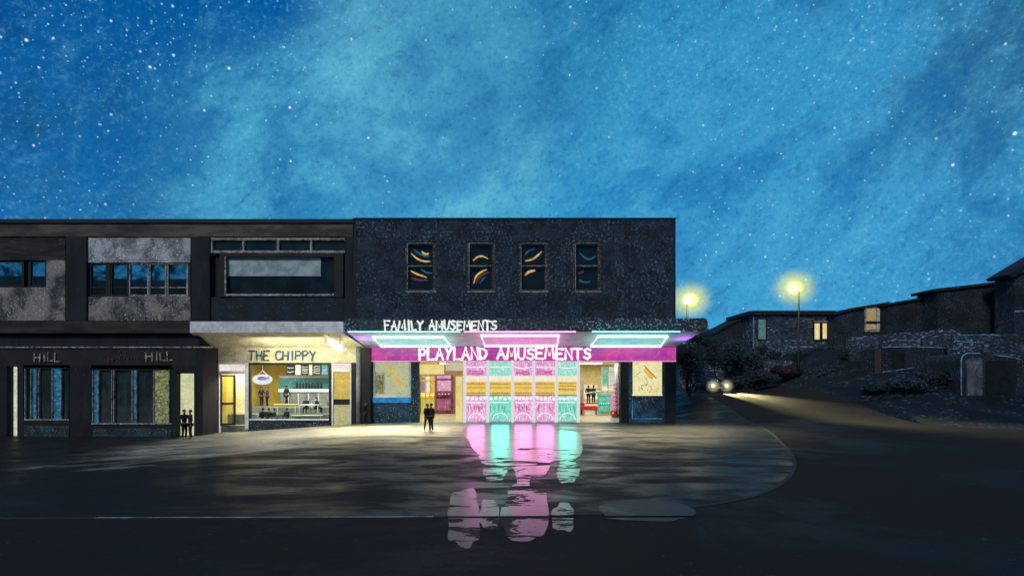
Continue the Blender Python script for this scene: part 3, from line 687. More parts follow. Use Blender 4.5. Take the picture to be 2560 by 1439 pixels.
MB().hexa([(XL, YC+.25, zT-.16), (XR-.1, YC+.25, zT-.16), (XRb+.1, 0, zT-.16), (XL, 0, zT-.16)], [(XL, YC+.25, zT-.02), (XR-.1, YC+.25, zT-.02), (XRb+.1, 0, zT-.02), (XL, 0, zT-.02)]).build('canopy_roof', m_black, A)
m_soffit = mat('pale_lilac_soffit', lin(196, 186, 206), lin(170, 158, 190), 1.0, lin(224, 220, 228), 6, (.55, .65), .55, bump=.25)
MB().hexa([(XL, YC+.25, zF+.02), (XR-.2, YC+.25, zF+.02), (XRb, 0, zB), (XL, 0, zB)], [(XL, YC+.25, zF+.12), (XR-.2, YC+.25, zF+.12), (XRb, 0, zB+.1), (XL, 0, zB+.1)]).build('canopy_soffit', m_soffit, A)
MB().hexa([(XR-.25, YC+.25, zF+.02), (XR-.2, YC+.25, zF+.02), (XRb, 0, zB), (XRb-.05, 0, zB)], [(XR-.25, YC+.25, zT-.1), (XR-.2, YC+.25, zT-.1), (XRb, 0, zT-.1), (XRb-.05, 0, zT-.1)]).build('canopy_end', m_black, A)
letters('FAMILY AMUSEMENTS', 962, 802, 1241, 824, YC-.07, .062, 21).build('lettering', glow('lit_letters', lin(240, 244, 240), None, 1.0), A)
b = MB(); q = [(p[0], YC-.03, p[2]) for p in prof[4:7]]; b.tube([(x1_+.1, YC-.03, zT)]+[q[2], q[1], q[0], (XR, YC-.03, zT-.45)], .02, 6).build('canopy_trim', m_offtrim, A)
slope = (zB-zF)/(-(YC+.25))
def sof(px, py, drop=.1):
    k = (HZ-py)/FP; s_ = (zF+.02-zB)/(YC+.25)         # z = zB + s_*Y
    Y = (CH+k*D0-zB)/(s_-k)
    p = W(px, py, Y); p.z -= drop*.0; return Vector((p.x, Y, zB+s_*Y-drop))
T_teal, T_pink, T_purp = (.16, .92, .68), (.95, .22, .62), (.45, .15, .85)
def tubemat(n, c, p): return glow(n, (c[0], c[1], c[2], 1), None, p)
frames = [((932, 838), (1110, 838), (1127, 861), (952, 861), T_teal, 'teal'), ((1203, 834), (1397, 834), (1393, 860), (1212, 860), T_pink, 'pink'), ((1495, 836), (1669, 836), (1652, 861), (1477, 861), T_teal, 'teal')]
for i, fr in enumerate(frames):
    pts = [sof(p[0], p[1], .12) for p in fr[:4]]
    cc = fr[4]; m1 = tubemat('neon_'+fr[5], (cc[0]*.5+.5, cc[1]*.5+.5, cc[2]*.5+.5), 2.2)
    o = MB().tube(pts, .075, 8, closed=True).build('neon_frame', m1, A)
    c = sum(pts, Vector())/4
    wx = (pts[1]-pts[0]).length; wy = abs(pts[0].y-pts[2].y)
    # light of the frame: one wash up on the soffit, one down on the paving
    lamp('neon_wash_'+fr[5], 'AREA', c+Vector((0, 0, -.9)), 100, cc, A, wx*1.15, (R(180), 0, 0), wy*1.2)
    lamp('neon_down_'+fr[5], 'AREA', c+Vector((0, 0, -.5)), 60, cc, A, wx*1.0, (0, 0, 0), wy).data.spread = R(110)
# lip tubes along the lower edge of the canopy front
for x0, x1, c, nm in ((870, 1150, T_teal, 'teal'), (1160, 1440, T_pink, 'pink'), (1480, 1700, T_teal, 'teal')):
    MB().tube([W(x0, 828.5, YC-.22), W(x1, 828.5, YC-.22)], .011, 6).build('lip_tube', tubemat('lip_'+nm, c, 12.0), A)
for px, c in ((905, T_purp), (1715, T_purp)):
    lamp('end_wash', 'AREA', sof(px, 846, .5), 22, c, A, 1.2, (R(180), 0, 0))
# pink name board
ap('name_board', glow('magenta_board', lin(202, 52, 160), lin(160, 44, 150), .95, .9, lin(214, 96, 178), 5, (.52, .66), samt=.7), [(915, 867, 1690, 903, -.12, .4)])
ap('name_board_edge', glow('pink_edge', lin(240, 190, 220), None, .8), [(915, 901.5, 1690, 903.5, -.15, .04)])
letters('PLAYLAND', 1049, 870, 1216, 897, -.24, .088, 31, .016).build('lettering', glow('white_letters', (1, .97, .98, 1), None, 1.1), A)
letters('AMUSEMENTS', 1243, 870, 1476, 896, -.24, .088, 33, .016).build('lettering', MC['white_letters'], A)
# ground-floor masonry
ap('pillar', m_blackpillar, [(1028, 903, 1047, 1066, -.1, .6)])
ap('pillar', m_black, [(1551, 903, 1572, 1066, -.1, .8), (1663, 903, 1690, 1066, -.1, .8)])
ap('front_wall', m_navyrise, [(1572, 903, 1663, 1066, 0, .7)])
ap('stall_riser', m_navyrise, [(926, 1006, 1028, 1066, 0, .6)])
ap('front_wall', m_blackpillar, [(926, 903, 933, 1066, -.02, .6)])
ap('window_ledge', mat('bright_blue', lin(36, 140, 206), lin(30, 110, 170), 2, None, rough=.4, emit=.25), [(932, 993, 1028, 1006, -.14, .5)])
ap('panel_outline', m_bluetrim, [(1580, 992, 1582, 1046, -.03, .06), (1580, 1045, 1655, 1047, -.03, .06)])
# side wall of the ground floor, right end and back
b = MB(); b.box(x1_-.3, x1_, .7, 14.5, -.2, W(0, 866).z); b.box(x0_, x1_, 14.2, 14.5, -.2, W(0, 866).z); b.build('side_wall', m_navy, A)
# display window on the left
f = ap('shop_window', m_white, [(933, 903, 937, 990, -.04, .15), (1022, 903, 1027, 990, -.04, .15), (933, 988, 1027, 993, -.16, .3)])
MB().pb(937, 904, 1022, 988, .35, .05).build('lit_backing', glow('display_cream', lin(226, 216, 156), lin(206, 204, 176), .9, 2.6, lin(150, 156, 140), 8, (.56, .64)), f)
MB().pb(937, 904, 1022, 988, .1, .012).build('pane', clear_glass(), f)
p = MB(); q = [W(x, y, .28) for x, y in ((962, 915), (978, 915), (1010, 960), (1004, 972), (990, 960))]
p.prism([tuple(v) for v in q], .04).build('orange_streak', glow('streak_orange', lin(236, 186, 84), lin(232, 206, 130), .95, 3), f)
t = thing('window_poster', 'tall black and yellow poster in a white frame, lower left of the blue-ledged display window', 'poster', W(949, 985, .22))
MB().pb(939, 936, 959, 983, .24, .03).build('print', glow('poster_dark', lin(60, 60, 60), lin(196, 176, 70), .8, 7, lin(190, 190, 190), 12, stretch=(2, 1, .6)), t)
b = MB(); b.pb(936, 931, 962, 934, .2, .06); b.pb(936, 934, 939, 985, .2, .06); b.pb(959, 934, 962, 985, .2, .06); b.build('frame', m_white, t)
# room behind the arcade front
zc = W(0, 903).z; xa, xb = -8.75, 10.1; YR = 13.2
m_acream = mat('arcade_cream_wall', lin(228, 212, 160), lin(206, 190, 140), 1.2, lin(244, 236, 210), 5, (.55, .65), .7)
b = MB(); b.box(xa-.1, xa, .65, YR, -.05, zc+.3); b.box(xb, xb+.1, .9, YR, -.05, zc+.3); b.box(xa, xb, YR, YR+.2, -.05, zc+.3); b.build('room_wall', m_acream, A)
MB().box(xa, xb, .85, YR, zc+.02, zc+.2).build('room_ceiling', m_acream, A)
MB().box(-6.6, 7.7, .05, .85, -.2, .011).box(xa, xb, .85, YR, -.2, .012).build('room_floor', mat('arcade_floor', lin(190, 182, 146), lin(166, 160, 130), 1.2, lin(220, 214, 186), 5, (.55, .65), .3), A)
for x in (-4.9, 0, 4.9, 6.3): MB().box(x-.7, x+.7, 4, 5.5, zc-.04, zc+.01).build('ceiling_light', MC['ceiling_panel'], A)
lamp('arcade_light_glow', 'AREA', (-6.4, 6, zc-.1), 420, (1, .92, .7), A, 2.6, (0, 0, 0), 10)
lamp('arcade_light_glow', 'AREA', (7.2, 6, zc-.1), 420, (1, .95, .84), A, 2.6, (0, 0, 0), 10)
# unseen lamps under the canopy, added for warm pools before the bays
lamp('added_spill', 'AREA', (-8.2, -3.6, 5.3), 1150, (1, .86, .50), A, 7.5, (R(-30), 0, R(-8)), 3.0).data.spread = R(84)
lamp('added_spill', 'AREA', (9.9, -3.6, 5.3), 1150, (1, .87, .52), A, 7.5, (R(-30), 0, R(8)), 3.0).data.spread = R(84)
# white posts and five lit door leaves
posts = [1158, 1216, 1278, 1331, 1388, 1443]
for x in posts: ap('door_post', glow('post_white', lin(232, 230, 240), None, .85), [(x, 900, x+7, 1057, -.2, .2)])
def rgb(*c): return lin(*c)
E_yel = glow('yellow_band', lin(240, 208, 104), lin(238, 190, 84), 1.0, 3); E_crm = glow('cream_band', lin(244, 236, 214), lin(236, 224, 190), 1.0, 3)
E_ink = mat('ink_marks', lin(20, 20, 22), None, rough=.6, bump=0)
E_pinkA = glow('pink_glass', lin(224, 160, 204), lin(208, 122, 184), 1.0, 3.4, lin(244, 214, 230), 9, (.5, .6), (1.4, 1, .6)); E_pinkB = glow('pink_cabinet', lin(230, 160, 202), lin(200, 116, 182), 1.05, 3.6, lin(248, 222, 236), 8, (.5, .6), (2, 1, .5))
E_tealA = glow('teal_glass', lin(158, 224, 206), lin(120, 208, 186), 1.0, 3.4, lin(214, 242, 232), 9, (.52, .62), (1.4, 1, .6)); E_tealB = glow('teal_cabinet', lin(124, 216, 190), lin(88, 198, 174), 1.05, 3.6, lin(206, 242, 230), 8, (.54, .64), (2, 1, .5))
E_mag = glow('magenta_scribble', lin(206, 84, 160), None, .9); E_wt = glow('white_bead', lin(240, 244, 246), None, 1.0)
leafs = [(1165, 1216, 'p'), (1223, 1278, 't'), (1285, 1331, 'p'), (1338, 1388, 'p'), (1395, 1443, 't')]
rr = random.Random(44)
for k, (x0, x1, c) in enumerate(leafs):
    ld = lamp('door_leaf_glow', 'AREA', (W((x0+x1)/2, 0, 0).x, -.35, 2.1), 9, (1, .30, .72) if c == 'p' else (.16, 1, .72), None, 1.2, (R(-90), 0, 0), 3.4)
    ld.data.spread = R(64)
    hi, lo = (E_pinkA, E_pinkB) if c == 'p' else (E_tealA, E_tealB)
    adopt(ld, A)
    f = ap('door_leaf', m_white, [(x0, 1052, x1, 1056, -.08, .1), (x0, 986, x1, 988.5, -.1, .1)])
    MB().pb(x0, 903, x1, 939, -.02, .04).build('top_pane', hi, f)
    MB().pb(x0, 939, x1, 953, -.04, .04).build('cream_band', E_crm, f)
    MB().pb(x0, 953, x1, 986, -.03, .04).build('yellow_band', E_yel, f)
    MB().pb(x0, 988.5, x1, 1052, -.02, .04).build('lower_pane', lo, f)
    b = MB()
    for (y, h_) in ((959, 5), (968, 2.4), (982, 5)) if k != 4 else ((957, 3), (964, 3), (973, 5)):
        n = int((x1-x0)/4.2)
        for i in range(n):
            x = x0+2+i*(x1-x0-4)/n; a = rr.uniform(-h_/2, h_/2)
            b.tube([W(x, y-h_/2+a*.3, -.06), W(x+1.6, y+h_/2, -.06), W(x+3.2, y-h_/2+rr.uniform(0, h_), -.06)], .018, 4)
    b.build('printed_marks', E_ink, f)
    b = MB(); n = 5
    for i in range(n): b.ball(W(x0+5+i*(x1-x0-9)/(n-1), 995+rr.uniform(-1.5, 1.5), -.08), .12, .05, .12, 8)
    b.pb(x0+3, 1004, x1-5, 1006.5, -.07, .03)
    b.build('bulb_row', E_wt, f)
    cx = (x0+x1)/2; b = MB()
    b.tube([W(cx+19*math.cos(a_), 1048-16*math.sin(a_), -.07) for a_ in [math.pi*i/12 for i in range(13)]], .035, 5).build('arch_line', E_wt, f)
    b = MB()
    for i in range(7):
        x = rr.uniform(x0+3, x1-4); y = rr.uniform(1009, 1018); b.tube([W(x, y, -.06), W(x+rr.uniform(-1, 1), y+rr.uniform(8, 18), -.06)], .03, 4)
    b.build('painted_bars', E_mag if c == 'p' else glow('deep_teal', lin(70, 176, 160), None, .9), f)
    b = MB()
    if c == 'p':
        for i in range(4):
            y = 926+i*3; b.tube([W(x0+4, y, -.05), W(x0+16, y+rr.uniform(-3, 3), -.05), W(x0+30, y+rr.uniform(-3, 3), -.05), W(x1-8, y+rr.uniform(-3, 2), -.05)], .03, 4)
        b.build('top_scribble', E_mag, f)
    b = MB()
    b.tube([W(x0+2, 917, -.05), W(cx, 919+rr.uniform(-2, 2), -.05), W(x1-2, 917, -.05)], .04, 5).build('top_line', E_wt, f)

# header boards inside the two open bays
ap('bay_header', glow('gold_header', lin(234, 210, 112), lin(240, 222, 150), .95, 2.4), [(1048, 910, 1110, 935, .3, .1)])
ap('bay_header', glow('grey_header', lin(204, 196, 176), lin(226, 212, 176), .85, 3, lin(150, 144, 150), 10), [(1114, 906, 1157, 926, .3, .1)])
ap('yellow_post', glow('pale_yellow', lin(222, 206, 116), lin(236, 222, 150), .9, 2), [(1139, 940, 1156, 1058, .15, .25)])
# poster lightbox on the right wall
pl = thing('poster_lightbox', 'cream backlit poster box with an orange streak, right of the arcade entrance', 'lightbox', W(1619, 987, -.25))
MB().pb(1583, 903.5, 1655, 986, -.2, .2).build('lit_face', glow('poster_cream', lin(232, 218, 150), lin(240, 230, 180), .95, 2.6, lin(196, 190, 130), 7, (.56, .66)), pl)
b = MB(); b.pb(1582, 985, 1656, 988.5, -.24, .24); b.build('frame_edge', glow('poster_edge', lin(246, 232, 180), None, .9), pl)
q = [W(x, y, -.23) for x, y in ((1608, 924), (1614, 917), (1634, 940), (1632, 948), (1622, 944))]
MB().prism([tuple(v) for v in q], .02).build('orange_streak', glow('poster_orange', lin(236, 170, 60), None, .95), pl)
b = MB(); b.tube([W(1611, 914, -.24), W(1626, 930, -.24), W(1640, 944, -.24)], .03, 5); b.tube([W(1593, 936, -.24), W(1601, 929, -.24)], .02, 5)
for i in range(16):
    x, y = rr.uniform(1602, 1630), rr.uniform(962, 983); b.tube([W(x, y, -.23), W(x+rr.uniform(-4, 4), y+rr.uniform(-5, 2), -.23)], .018, 4)
b.build('drawn_marks', E_ink, pl)
b = MB()
for i in range(22):
    x, y = rr.uniform(1592, 1632), rr.uniform(938, 972); b.tube([W(x, y, -.225), W(x+rr.uniform(-3, 3), y+rr.uniform(2, 8), -.225)], .022, 4)
b.build('grey_sketch', glow('sketch_grey', lin(150, 152, 150), lin(190, 192, 176), .85, 6), pl)
lamp('lightbox_glow', 'AREA', W(1619, 945, -1.3), 12, (1, .9, .5), pl, 1.6, (R(90), 0, 0), 2.2)

# arcade machines
def machine(label, px0, px1, py0, py1, Y, body, screen, side=None, group='arcade machines inside the open bays'):
    t = thing('arcade_machine', label, 'machine', W((px0+px1)/2, py1, Y), group)
    h = py1-py0; wd = px1-px0
    a, b_ = W(px0, py1, Y), W(px1, py0, Y); H = b_.z-a.z; dd = .9
    # cabinet profile seen from the side, extruded across
    prof = [(0, 0), (0, .40), (-.22, .44), (-.22, .48), (.04, .56), (.10, .86), (-.04, .88), (-.04, 1), (dd, 1), (dd, 0)]
    b = MB(); L0 = [b.bm.verts.new((a.x, Y+.3+p[0], a.z+p[1]*H)) for p in prof]; R0 = [b.bm.verts.new((b_.x, Y+.3+p[0], a.z+p[1]*H)) for p in prof]
    b.bm.faces.new(L0); b.bm.faces.new(R0[::-1]); n = len(prof)
    for i in range(n): b.bm.faces.new((L0[i], L0[(i+1) % n], R0[(i+1) % n], R0[i]))
    b.build('cabinet', body, t)
    m_ = .08*(b_.x-a.x)
    MB().hexa([(a.x+m_, Y+.3, a.z+.57*H), (b_.x-m_, Y+.3, a.z+.57*H), (b_.x-m_, Y+.4, a.z+.57*H), (a.x+m_, Y+.4, a.z+.57*H)], [(a.x+m_, Y+.36, a.z+.85*H), (b_.x-m_, Y+.36, a.z+.85*H), (b_.x-m_, Y+.44, a.z+.85*H), (a.x+m_, Y+.44, a.z+.85*H)]).build('screen', screen, t)
    MB().box(a.x+m_, b_.x-m_, Y+.22, Y+.27, a.z+.9*H, a.z+.985*H).build('marquee', screen, t)
    bb = MB()
    for i in range(4): bb.ball((a.x+(b_.x-a.x)*(.2+.2*i), Y+.1, a.z+.49*H), .05, seg=8)
    bb.build('buttons', E_wt, t)
    MB().box(a.x+m_, b_.x-m_, Y+.24, Y+.29, a.z+.06*H, a.z+.36*H).build('lower_panel', side or screen, t)
E_p = glow('screen_pink', lin(214, 150, 186), lin(190, 110, 170), .9, 4, lin(244, 214, 228), 9); E_pd = glow('panel_rose', lin(176, 70, 118), lin(90, 40, 70), .85, 5, lin(230, 150, 186), 9, stretch=(1.5, 1, .6))
E_o = glow('screen_orange', lin(226, 170, 80), lin(200, 140, 70), .9, 5, lin(240, 220, 150), 9); E_v = glow('screen_violet', lin(150, 110, 170), lin(120, 84, 140), .9, 4)
E_t = glow('screen_teal', lin(92, 196, 168), lin(70, 170, 150), .9, 3, lin(160, 226, 206), 7)
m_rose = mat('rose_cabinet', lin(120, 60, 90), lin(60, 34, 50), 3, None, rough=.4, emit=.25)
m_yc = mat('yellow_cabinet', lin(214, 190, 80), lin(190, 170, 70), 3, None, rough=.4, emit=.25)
machine('tall rose-pink machine with dark streaked base in the left open bay', 1089, 1130, 936, 1031, 11.4, m_rose, E_p, E_pd)
machine('yellow machine with violet screen at the far left of the left bay', 1051, 1062, 940, 1034, 11.0, m_yc, E_v, glow('green_yellow', lin(190, 196, 90), None, .85))
machine('narrow yellow machine with white screen beside the violet one', 1064, 1073, 940, 1033, 11.2, m_yc, glow('screen_white', lin(236, 232, 216), None, .9), glow('gold_low', lin(216, 190, 70), None, .85))
machine('narrow yellow machine with orange screen, next to the rose-pink machine', 1075, 1085, 940, 1033, 11.4, m_yc, E_o, MC['green_yellow'])
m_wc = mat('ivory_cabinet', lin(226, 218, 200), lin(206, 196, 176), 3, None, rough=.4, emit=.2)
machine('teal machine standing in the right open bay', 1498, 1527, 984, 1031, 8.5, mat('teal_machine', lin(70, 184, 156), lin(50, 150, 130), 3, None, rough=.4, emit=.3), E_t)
machine('broad ivory machine with golden side behind the red bench', 1461, 1494, 962, 1027, 11.5, m_wc, glow('screen_cream', lin(236, 222, 190), lin(236, 206, 130), .9, 4))
machine('slim ivory machine with teal screen at the back of the right bay', 1506, 1520, 915, 1026, 12.2, m_wc, E_t, MC['screen_cream'])
machine('tall ivory machine with striped pale screen, back right of the right bay', 1523, 1538, 915, 1026, 12.2, m_wc, glow('screen_stripe', lin(220, 230, 224), lin(170, 190, 190), .9, 7, stretch=(.3, 1, 3)), E_p)
# red bench and striped divider in the right bay
t = thing('red_bench', 'low red padded bench on the floor of the right open bay', 'bench', W(1472, 1040, 9.0))
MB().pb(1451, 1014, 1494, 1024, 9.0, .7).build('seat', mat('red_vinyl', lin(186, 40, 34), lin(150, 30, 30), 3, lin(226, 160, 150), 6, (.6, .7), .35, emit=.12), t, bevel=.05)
MB().pb(1451, 1006, 1494, 1013, 9.55, .15).build('backrest', MC['red_vinyl'], t, bevel=.03)
for x in (1453, 1489): MB().pb(x, 1024, x+3, 1036, 9.05, .5).build('leg', m_black, t)
b = MB(); b.tube([W(1541, 905, 1.6), W(1541, 1062, 1.6)], .12, 10); t = thing('striped_post', 'white post wound with a red and violet garland, right side of right bay', 'post', W(1541, 1062, 1.6)); b.build('post', m_white, t, True)
b = MB()
for k in range(9):
    z0 = 962+k*10; b.tube([W(1533, z0, 1.4), W(1549, z0-6, 1.4)], .05, 6)
b.build('garland', glow('garland', lin(190, 60, 90), lin(130, 90, 170), .8, 4), t)
t = thing('red_kiddie_ride', 'small red ride-on at the foot of the garlanded post', 'ride', W(1537, 1050, .9))
b = MB(); c = W(1537, 1046, .9); b.ball(c+Vector((0, 0, .28)), .3, .5, .22); b.ball(c+Vector((0, -.35, .5)), .15, .15, .16, 10); b.build('body', MC['red_vinyl'], t, True)
MB().box(c.x-.25, c.x+.25, .5, 1.3, .012, c.z+.1).build('base', m_white, t)
MB().tube([c+Vector((-.2, -.25, .62)), c+Vector((.2, -.25, .62))], .02, 6).build('handlebar', m_black, t)

# =================================================================== tilted lightbox hanging under the chip shop canopy
t = thing('hanging_lightbox', 'white lightbox with yellow ends hanging askew under the chip shop canopy', 'lightbox', W(837, 838, -2.45))
def quad_box(name, m_, pts, d, Y):
    return MB().prism([tuple(W(x, y, Y)) for x, y in pts], d).build(name, m_, t, bevel=.01)
quad_box('lit_face', glow('lightbox_white', lin(246, 242, 240), None, 1.1), [(817, 839), (857, 864), (857, 884), (817, 860)], .22, -2.45)
quad_box('end_cap', glow('lightbox_yellow', lin(238, 204, 110), None, 1.0), [(810, 835), (817, 839), (817, 860), (810, 856)], .22, -2.45)
quad_box('end_cap', MC['lightbox_yellow'], [(857, 864), (864, 868), (864, 888), (857, 884)], .22, -2.45)
b = MB(); b.tube([W(822, 843, -2.35), W(822, 826, -2.35)], .02, 6); b.tube([W(850, 860, -2.35), W(850, 832, -2.35)], .02, 6); b.build('hanger', m_black, t)

# =================================================================== people
def figure_mesh(pose):
    """skeleton -> (body, coat, trousers, hair) meshes; faces -y, 1.75 m tall"""
    P = {}; Rr = {}; E = []
    def v(n, x, y, z, r, r2=None): P[n] = (x, y, z); Rr[n] = (r, r2 or r)
    sit = pose == 'sit'; z0 = -.42 if sit else 0
    lean = {'stand': 0, 'turn': .02, 'walk': -.03, 'sit': -.06}[pose]
    v('pelvis', 0, 0, .95+z0, .135, .10); v('spine', 0, lean*.5, 1.12+z0, .12, .09); v('chest', 0, lean, 1.32+z0, .155, .105); v('neckb', 0, lean, 1.46+z0, .075)
    v('neck', 0, lean-.01, 1.53+z0, .052); v('jaw', 0, lean-.035, 1.585+z0, .062); v('head', 0, lean-.02, 1.66+z0, .085, .095); v('crown', 0, lean, 1.725+z0, .055)
    v('nose', 0, lean-.125, 1.635+z0, .012)
    E.extend([('pelvis', 'spine'), ('spine', 'chest'), ('chest', 'neckb'), ('neckb', 'neck'), ('neck', 'jaw'), ('jaw', 'head'), ('head', 'crown'), ('head', 'nose')])
    for s, S_ in ((-1, 'l'), (1, 'r')):
        v('ear'+S_, s*.095, lean, 1.645+z0, .014); E.append(('head', 'ear'+S_))
        v('sh'+S_, s*.19, lean, 1.42+z0, .06)
        if sit: el, wr = (s*.25, lean-.10, 1.16+z0), (s*.16, lean-.34, 1.10+z0)
        elif pose == 'turn' and s > 0: el, wr = (s*.30, lean-.02, 1.17+z0), (s*.14, lean-.20, 1.08+z0)
        elif pose == 'walk': el, wr = (s*.24, lean+.06*s, 1.15), (s*.23, lean-.04+.16*s, .93)
        else: el, wr = (s*.25, lean+.03, 1.15+z0), (s*.235, lean-.04, .91+z0)
        v('el'+S_, *el, .042); v('wr'+S_, *wr, .027)
        d = (Vector(wr)-Vector(el)).normalized(); pm = Vector(wr)+d*.06; v('palm'+S_, *pm, .032, .02)
        E.extend([('chest', 'sh'+S_), ('sh'+S_, 'el'+S_), ('el'+S_, 'wr'+S_), ('wr'+S_, 'palm'+S_)])
        sd = d.cross(Vector((1, 0, 0))).normalized()
        for i in range(4):
            a = pm+d*.04+sd*(i-1.5)*.02; e2 = a+d*(.045+.01*(1.5-abs(i-1.5)))+Vector((-s*.012, 0, 0)); e3 = e2+d*.02+Vector((-s*.02, 0, 0))
            v(f'f{i}a{S_}', *a, .010); v(f'f{i}b{S_}', *e2, .008); v(f'f{i}c{S_}', *e3, .007); E.extend([('palm'+S_, f'f{i}a{S_}'), (f'f{i}a{S_}', f'f{i}b{S_}'), (f'f{i}b{S_}', f'f{i}c{S_}')])
        a = Vector(wr)+d*.03-sd*.03; v('th1'+S_, *(a), .011); v('th2'+S_, *(a+d*.035-sd*.02+Vector((-s*.012, 0, 0))), .009); E.extend([('palm'+S_, 'th1'+S_), ('th1'+S_, 'th2'+S_)])
        v('hip'+S_, s*.09, 0, .88+z0, .09)
        if sit: kn, an, to = (s*.11, -.44, .50), (s*.11, -.40, .09), (s*.12, -.56, .035)
        elif pose == 'walk': kn, an, to = (s*.095, -.04-.14*s, .50), (s*.09, .05-.24*s if s > 0 else .22, .10 if s > 0 else .13), (s*.1, -.1-.24*s if s > 0 else .08, .035)
        else: kn, an, to = (s*.10, -.02, .50), (s*.105, .03, .09), (s*.125, -.14, .035)
        v('kn'+S_, *kn, .058); v('an'+S_, *an, .04); v('to'+S_, *to, .038, .03)
        E.extend([('pelvis', 'hip'+S_), ('hip'+S_, 'kn'+S_), ('kn'+S_, 'an'+S_), ('an'+S_, 'to'+S_)])
    def skin(names, edges, k, root, add=0.0):
        idx = {n: i for i, n in enumerate(names)}
        me = bpy.data.meshes.new('sk'); me.from_pydata([P[n] for n in names], [(idx[a], idx[b]) for a, b in edges], [])
        o = bpy.data.objects.new('sk', me); C.objects.link(o); o.modifiers.new('s', 'SKIN'); sv = me.skin_vertices[0].data
        for n in names:
            sv[idx[n]].radius = (Rr[n][0]*k+add, Rr[n][1]*k+add); sv[idx[n]].use_root = (n == root)
        sb = o.modifiers.new('d', 'SUBSURF'); sb.levels = 1; sb.render_levels = 1
        dg = bpy.context.evaluated_depsgraph_get(); dg.update()
        out = bpy.data.meshes.new_from_object(o.evaluated_get(dg)); bpy.data.objects.remove(o)
        for f in out.polygons: f.use_smooth = True
        return out
    body = skin(list(P), E, 1, 'pelvis')
    cn = ['pelvis', 'spine', 'chest', 'neckb', 'shl', 'ell', 'wrl', 'shr', 'elr', 'wrr']
    coat = skin(cn, [(a, b_) for a, b_ in E if a in cn and b_ in cn], 1.12, 'pelvis', .008)
    tn = ['pelvis', 'hipl', 'knl', 'anl', 'hipr', 'knr', 'anr']
    tr = skin(tn, [(a, b_) for a, b_ in E if a in tn and b_ in tn], 1.1, 'pelvis', .010)
    b = MB(); b.ball((0, lean+.012, 1.688+z0), .098, .105, .088, 12); me = bpy.data.meshes.new('hair'); b.bm.to_mesh(me); b.bm.free()
    for f in me.polygons: f.use_smooth = True
    return body, coat, tr, me
FM = {p: figure_mesh(p) for p in ('stand', 'turn', 'walk', 'sit')}
def person(label, px, py, Y, z, h, pose='stand', head=0.0, coat=None, group=None):
    x = W(px, 950, Y).x
    ms = FM[pose]
    o = bpy.data.objects.new('person', ms[0].copy()); C.objects.link(o); o.data.materials.append(m_skin)
    o.location = (x, Y, z); o.rotation_euler = (0, 0, R(head)); k = h/1.75; o.scale = (k, k, k)
    tag(o, label, 'person', group)
    for nm, me, mm in (('coat', ms[1], coat or m_dark), ('trousers', ms[2], m_dark), ('hair', ms[3], m_hair)):
        c = bpy.data.objects.new(nm, me.copy()); C.objects.link(c); c.data.materials.append(mm); c.parent = o
    return o
gl_ = lambda px, Y: G(W(px, 950, Y).x, Y)
person('person in a dark coat before the lit betting shop doorway, turned to the right-hand companion', 461, 0, -5.4, gl_(461, -5.4), 1.86, 'turn', 60)
person('person in a charcoal coat before the lit betting shop doorway, nearest the dark corner wall', 476, 0, -5.5, gl_(476, -5.5), 1.84, 'stand', -50, m_cloth2)
person('person in a dark suit outside the arcade left bay, taller of the pair', 1068, 0, -8.2, 0, 1.62, 'walk', 35)
person('person in a charcoal jacket outside the arcade left bay, nearer the pink doors', 1078, 0, -8.3, 0, 1.64, 'stand', -40, m_cloth2)
person('person standing in the dark beside the black pillar between chip shop and arcade', 913, 0, -1.6, gl_(913, -1.6), 1.6, 'stand', 70)
person('customer in a long dark coat by the yellow wall, left of the standing pair', 654, 0, 3.4, .95, 1.55, 'turn', 50)
person('customer in a charcoal coat by the yellow wall, right of the standing pair', 668, 0, 3.4, .95, 1.55, 'turn', -50, m_cloth2)
person('person standing in front of the serving counter with arms bent', 716, 0, 4.3, .95, 1.66, 'walk', 150)
person('server behind the counter in front of the teal range', 741, 0, 6.2, .95, 1.72, 'turn', 0)
for lab, px, Y, fl, hd in (('seated diner at the small window table, left of three', 657, .75, -.25, 190), ('seated diner at the small window table, middle of three', 671, .7, -.25, 170), ('seated diner at the small window table, right of three', 684, .8, -.25, 120),
                       ('seated diner with a bent back at the left end of the long green table', 719, .85, -.25, 250), ('seated diner at the white step table, facing the street', 766, 2.55, .5, 0), ('seated diner at the right end of the white step table, leaning back', 790, 2.3, .5, 90)):
    chair('dark chair under the '+lab.replace('seated ', '').replace(' with a bent back', ''), px, Y, fl, 1 if hd < 100 else -1)
    person(lab, px, 0, Y, fl, 1.62, 'sit', hd, None, 'diners in the chip shop')
person('person in dark clothes inside the right arcade bay, left of the two playing', 1471, 0, 9.5, .95, 1.6, 'turn', 160)
person('person in dark clothes inside the right arcade bay, right of the two playing', 1484, 0, 9.5, .95, 1.62, 'stand', 200, m_cloth2)
t = thing('arcade_platform', 'white-fronted raised platform that the two players stand on in the right bay', 'platform', W(1480, 1000, 9.2))
b = MB(); a = W(1462, 0, 9.2).x; c = W(1496, 0, 9.2).x; b.box(a, c, 9.2, 10.2, .012, .95); b.build('deck', m_wc, t, bevel=.02)
b = MB(); b.tube([(a, 9.25, .95), (a, 9.25, 1.9)], .03, 6); b.tube([(c+1.0, 9.25, .012), (c+1.0, 9.25, 2.2)], .03, 6); b.tube([(a, 9.25, 1.9), (c+1.0, 9.25, 2.2)], .03, 6); b.build('handrail', m_white, t)

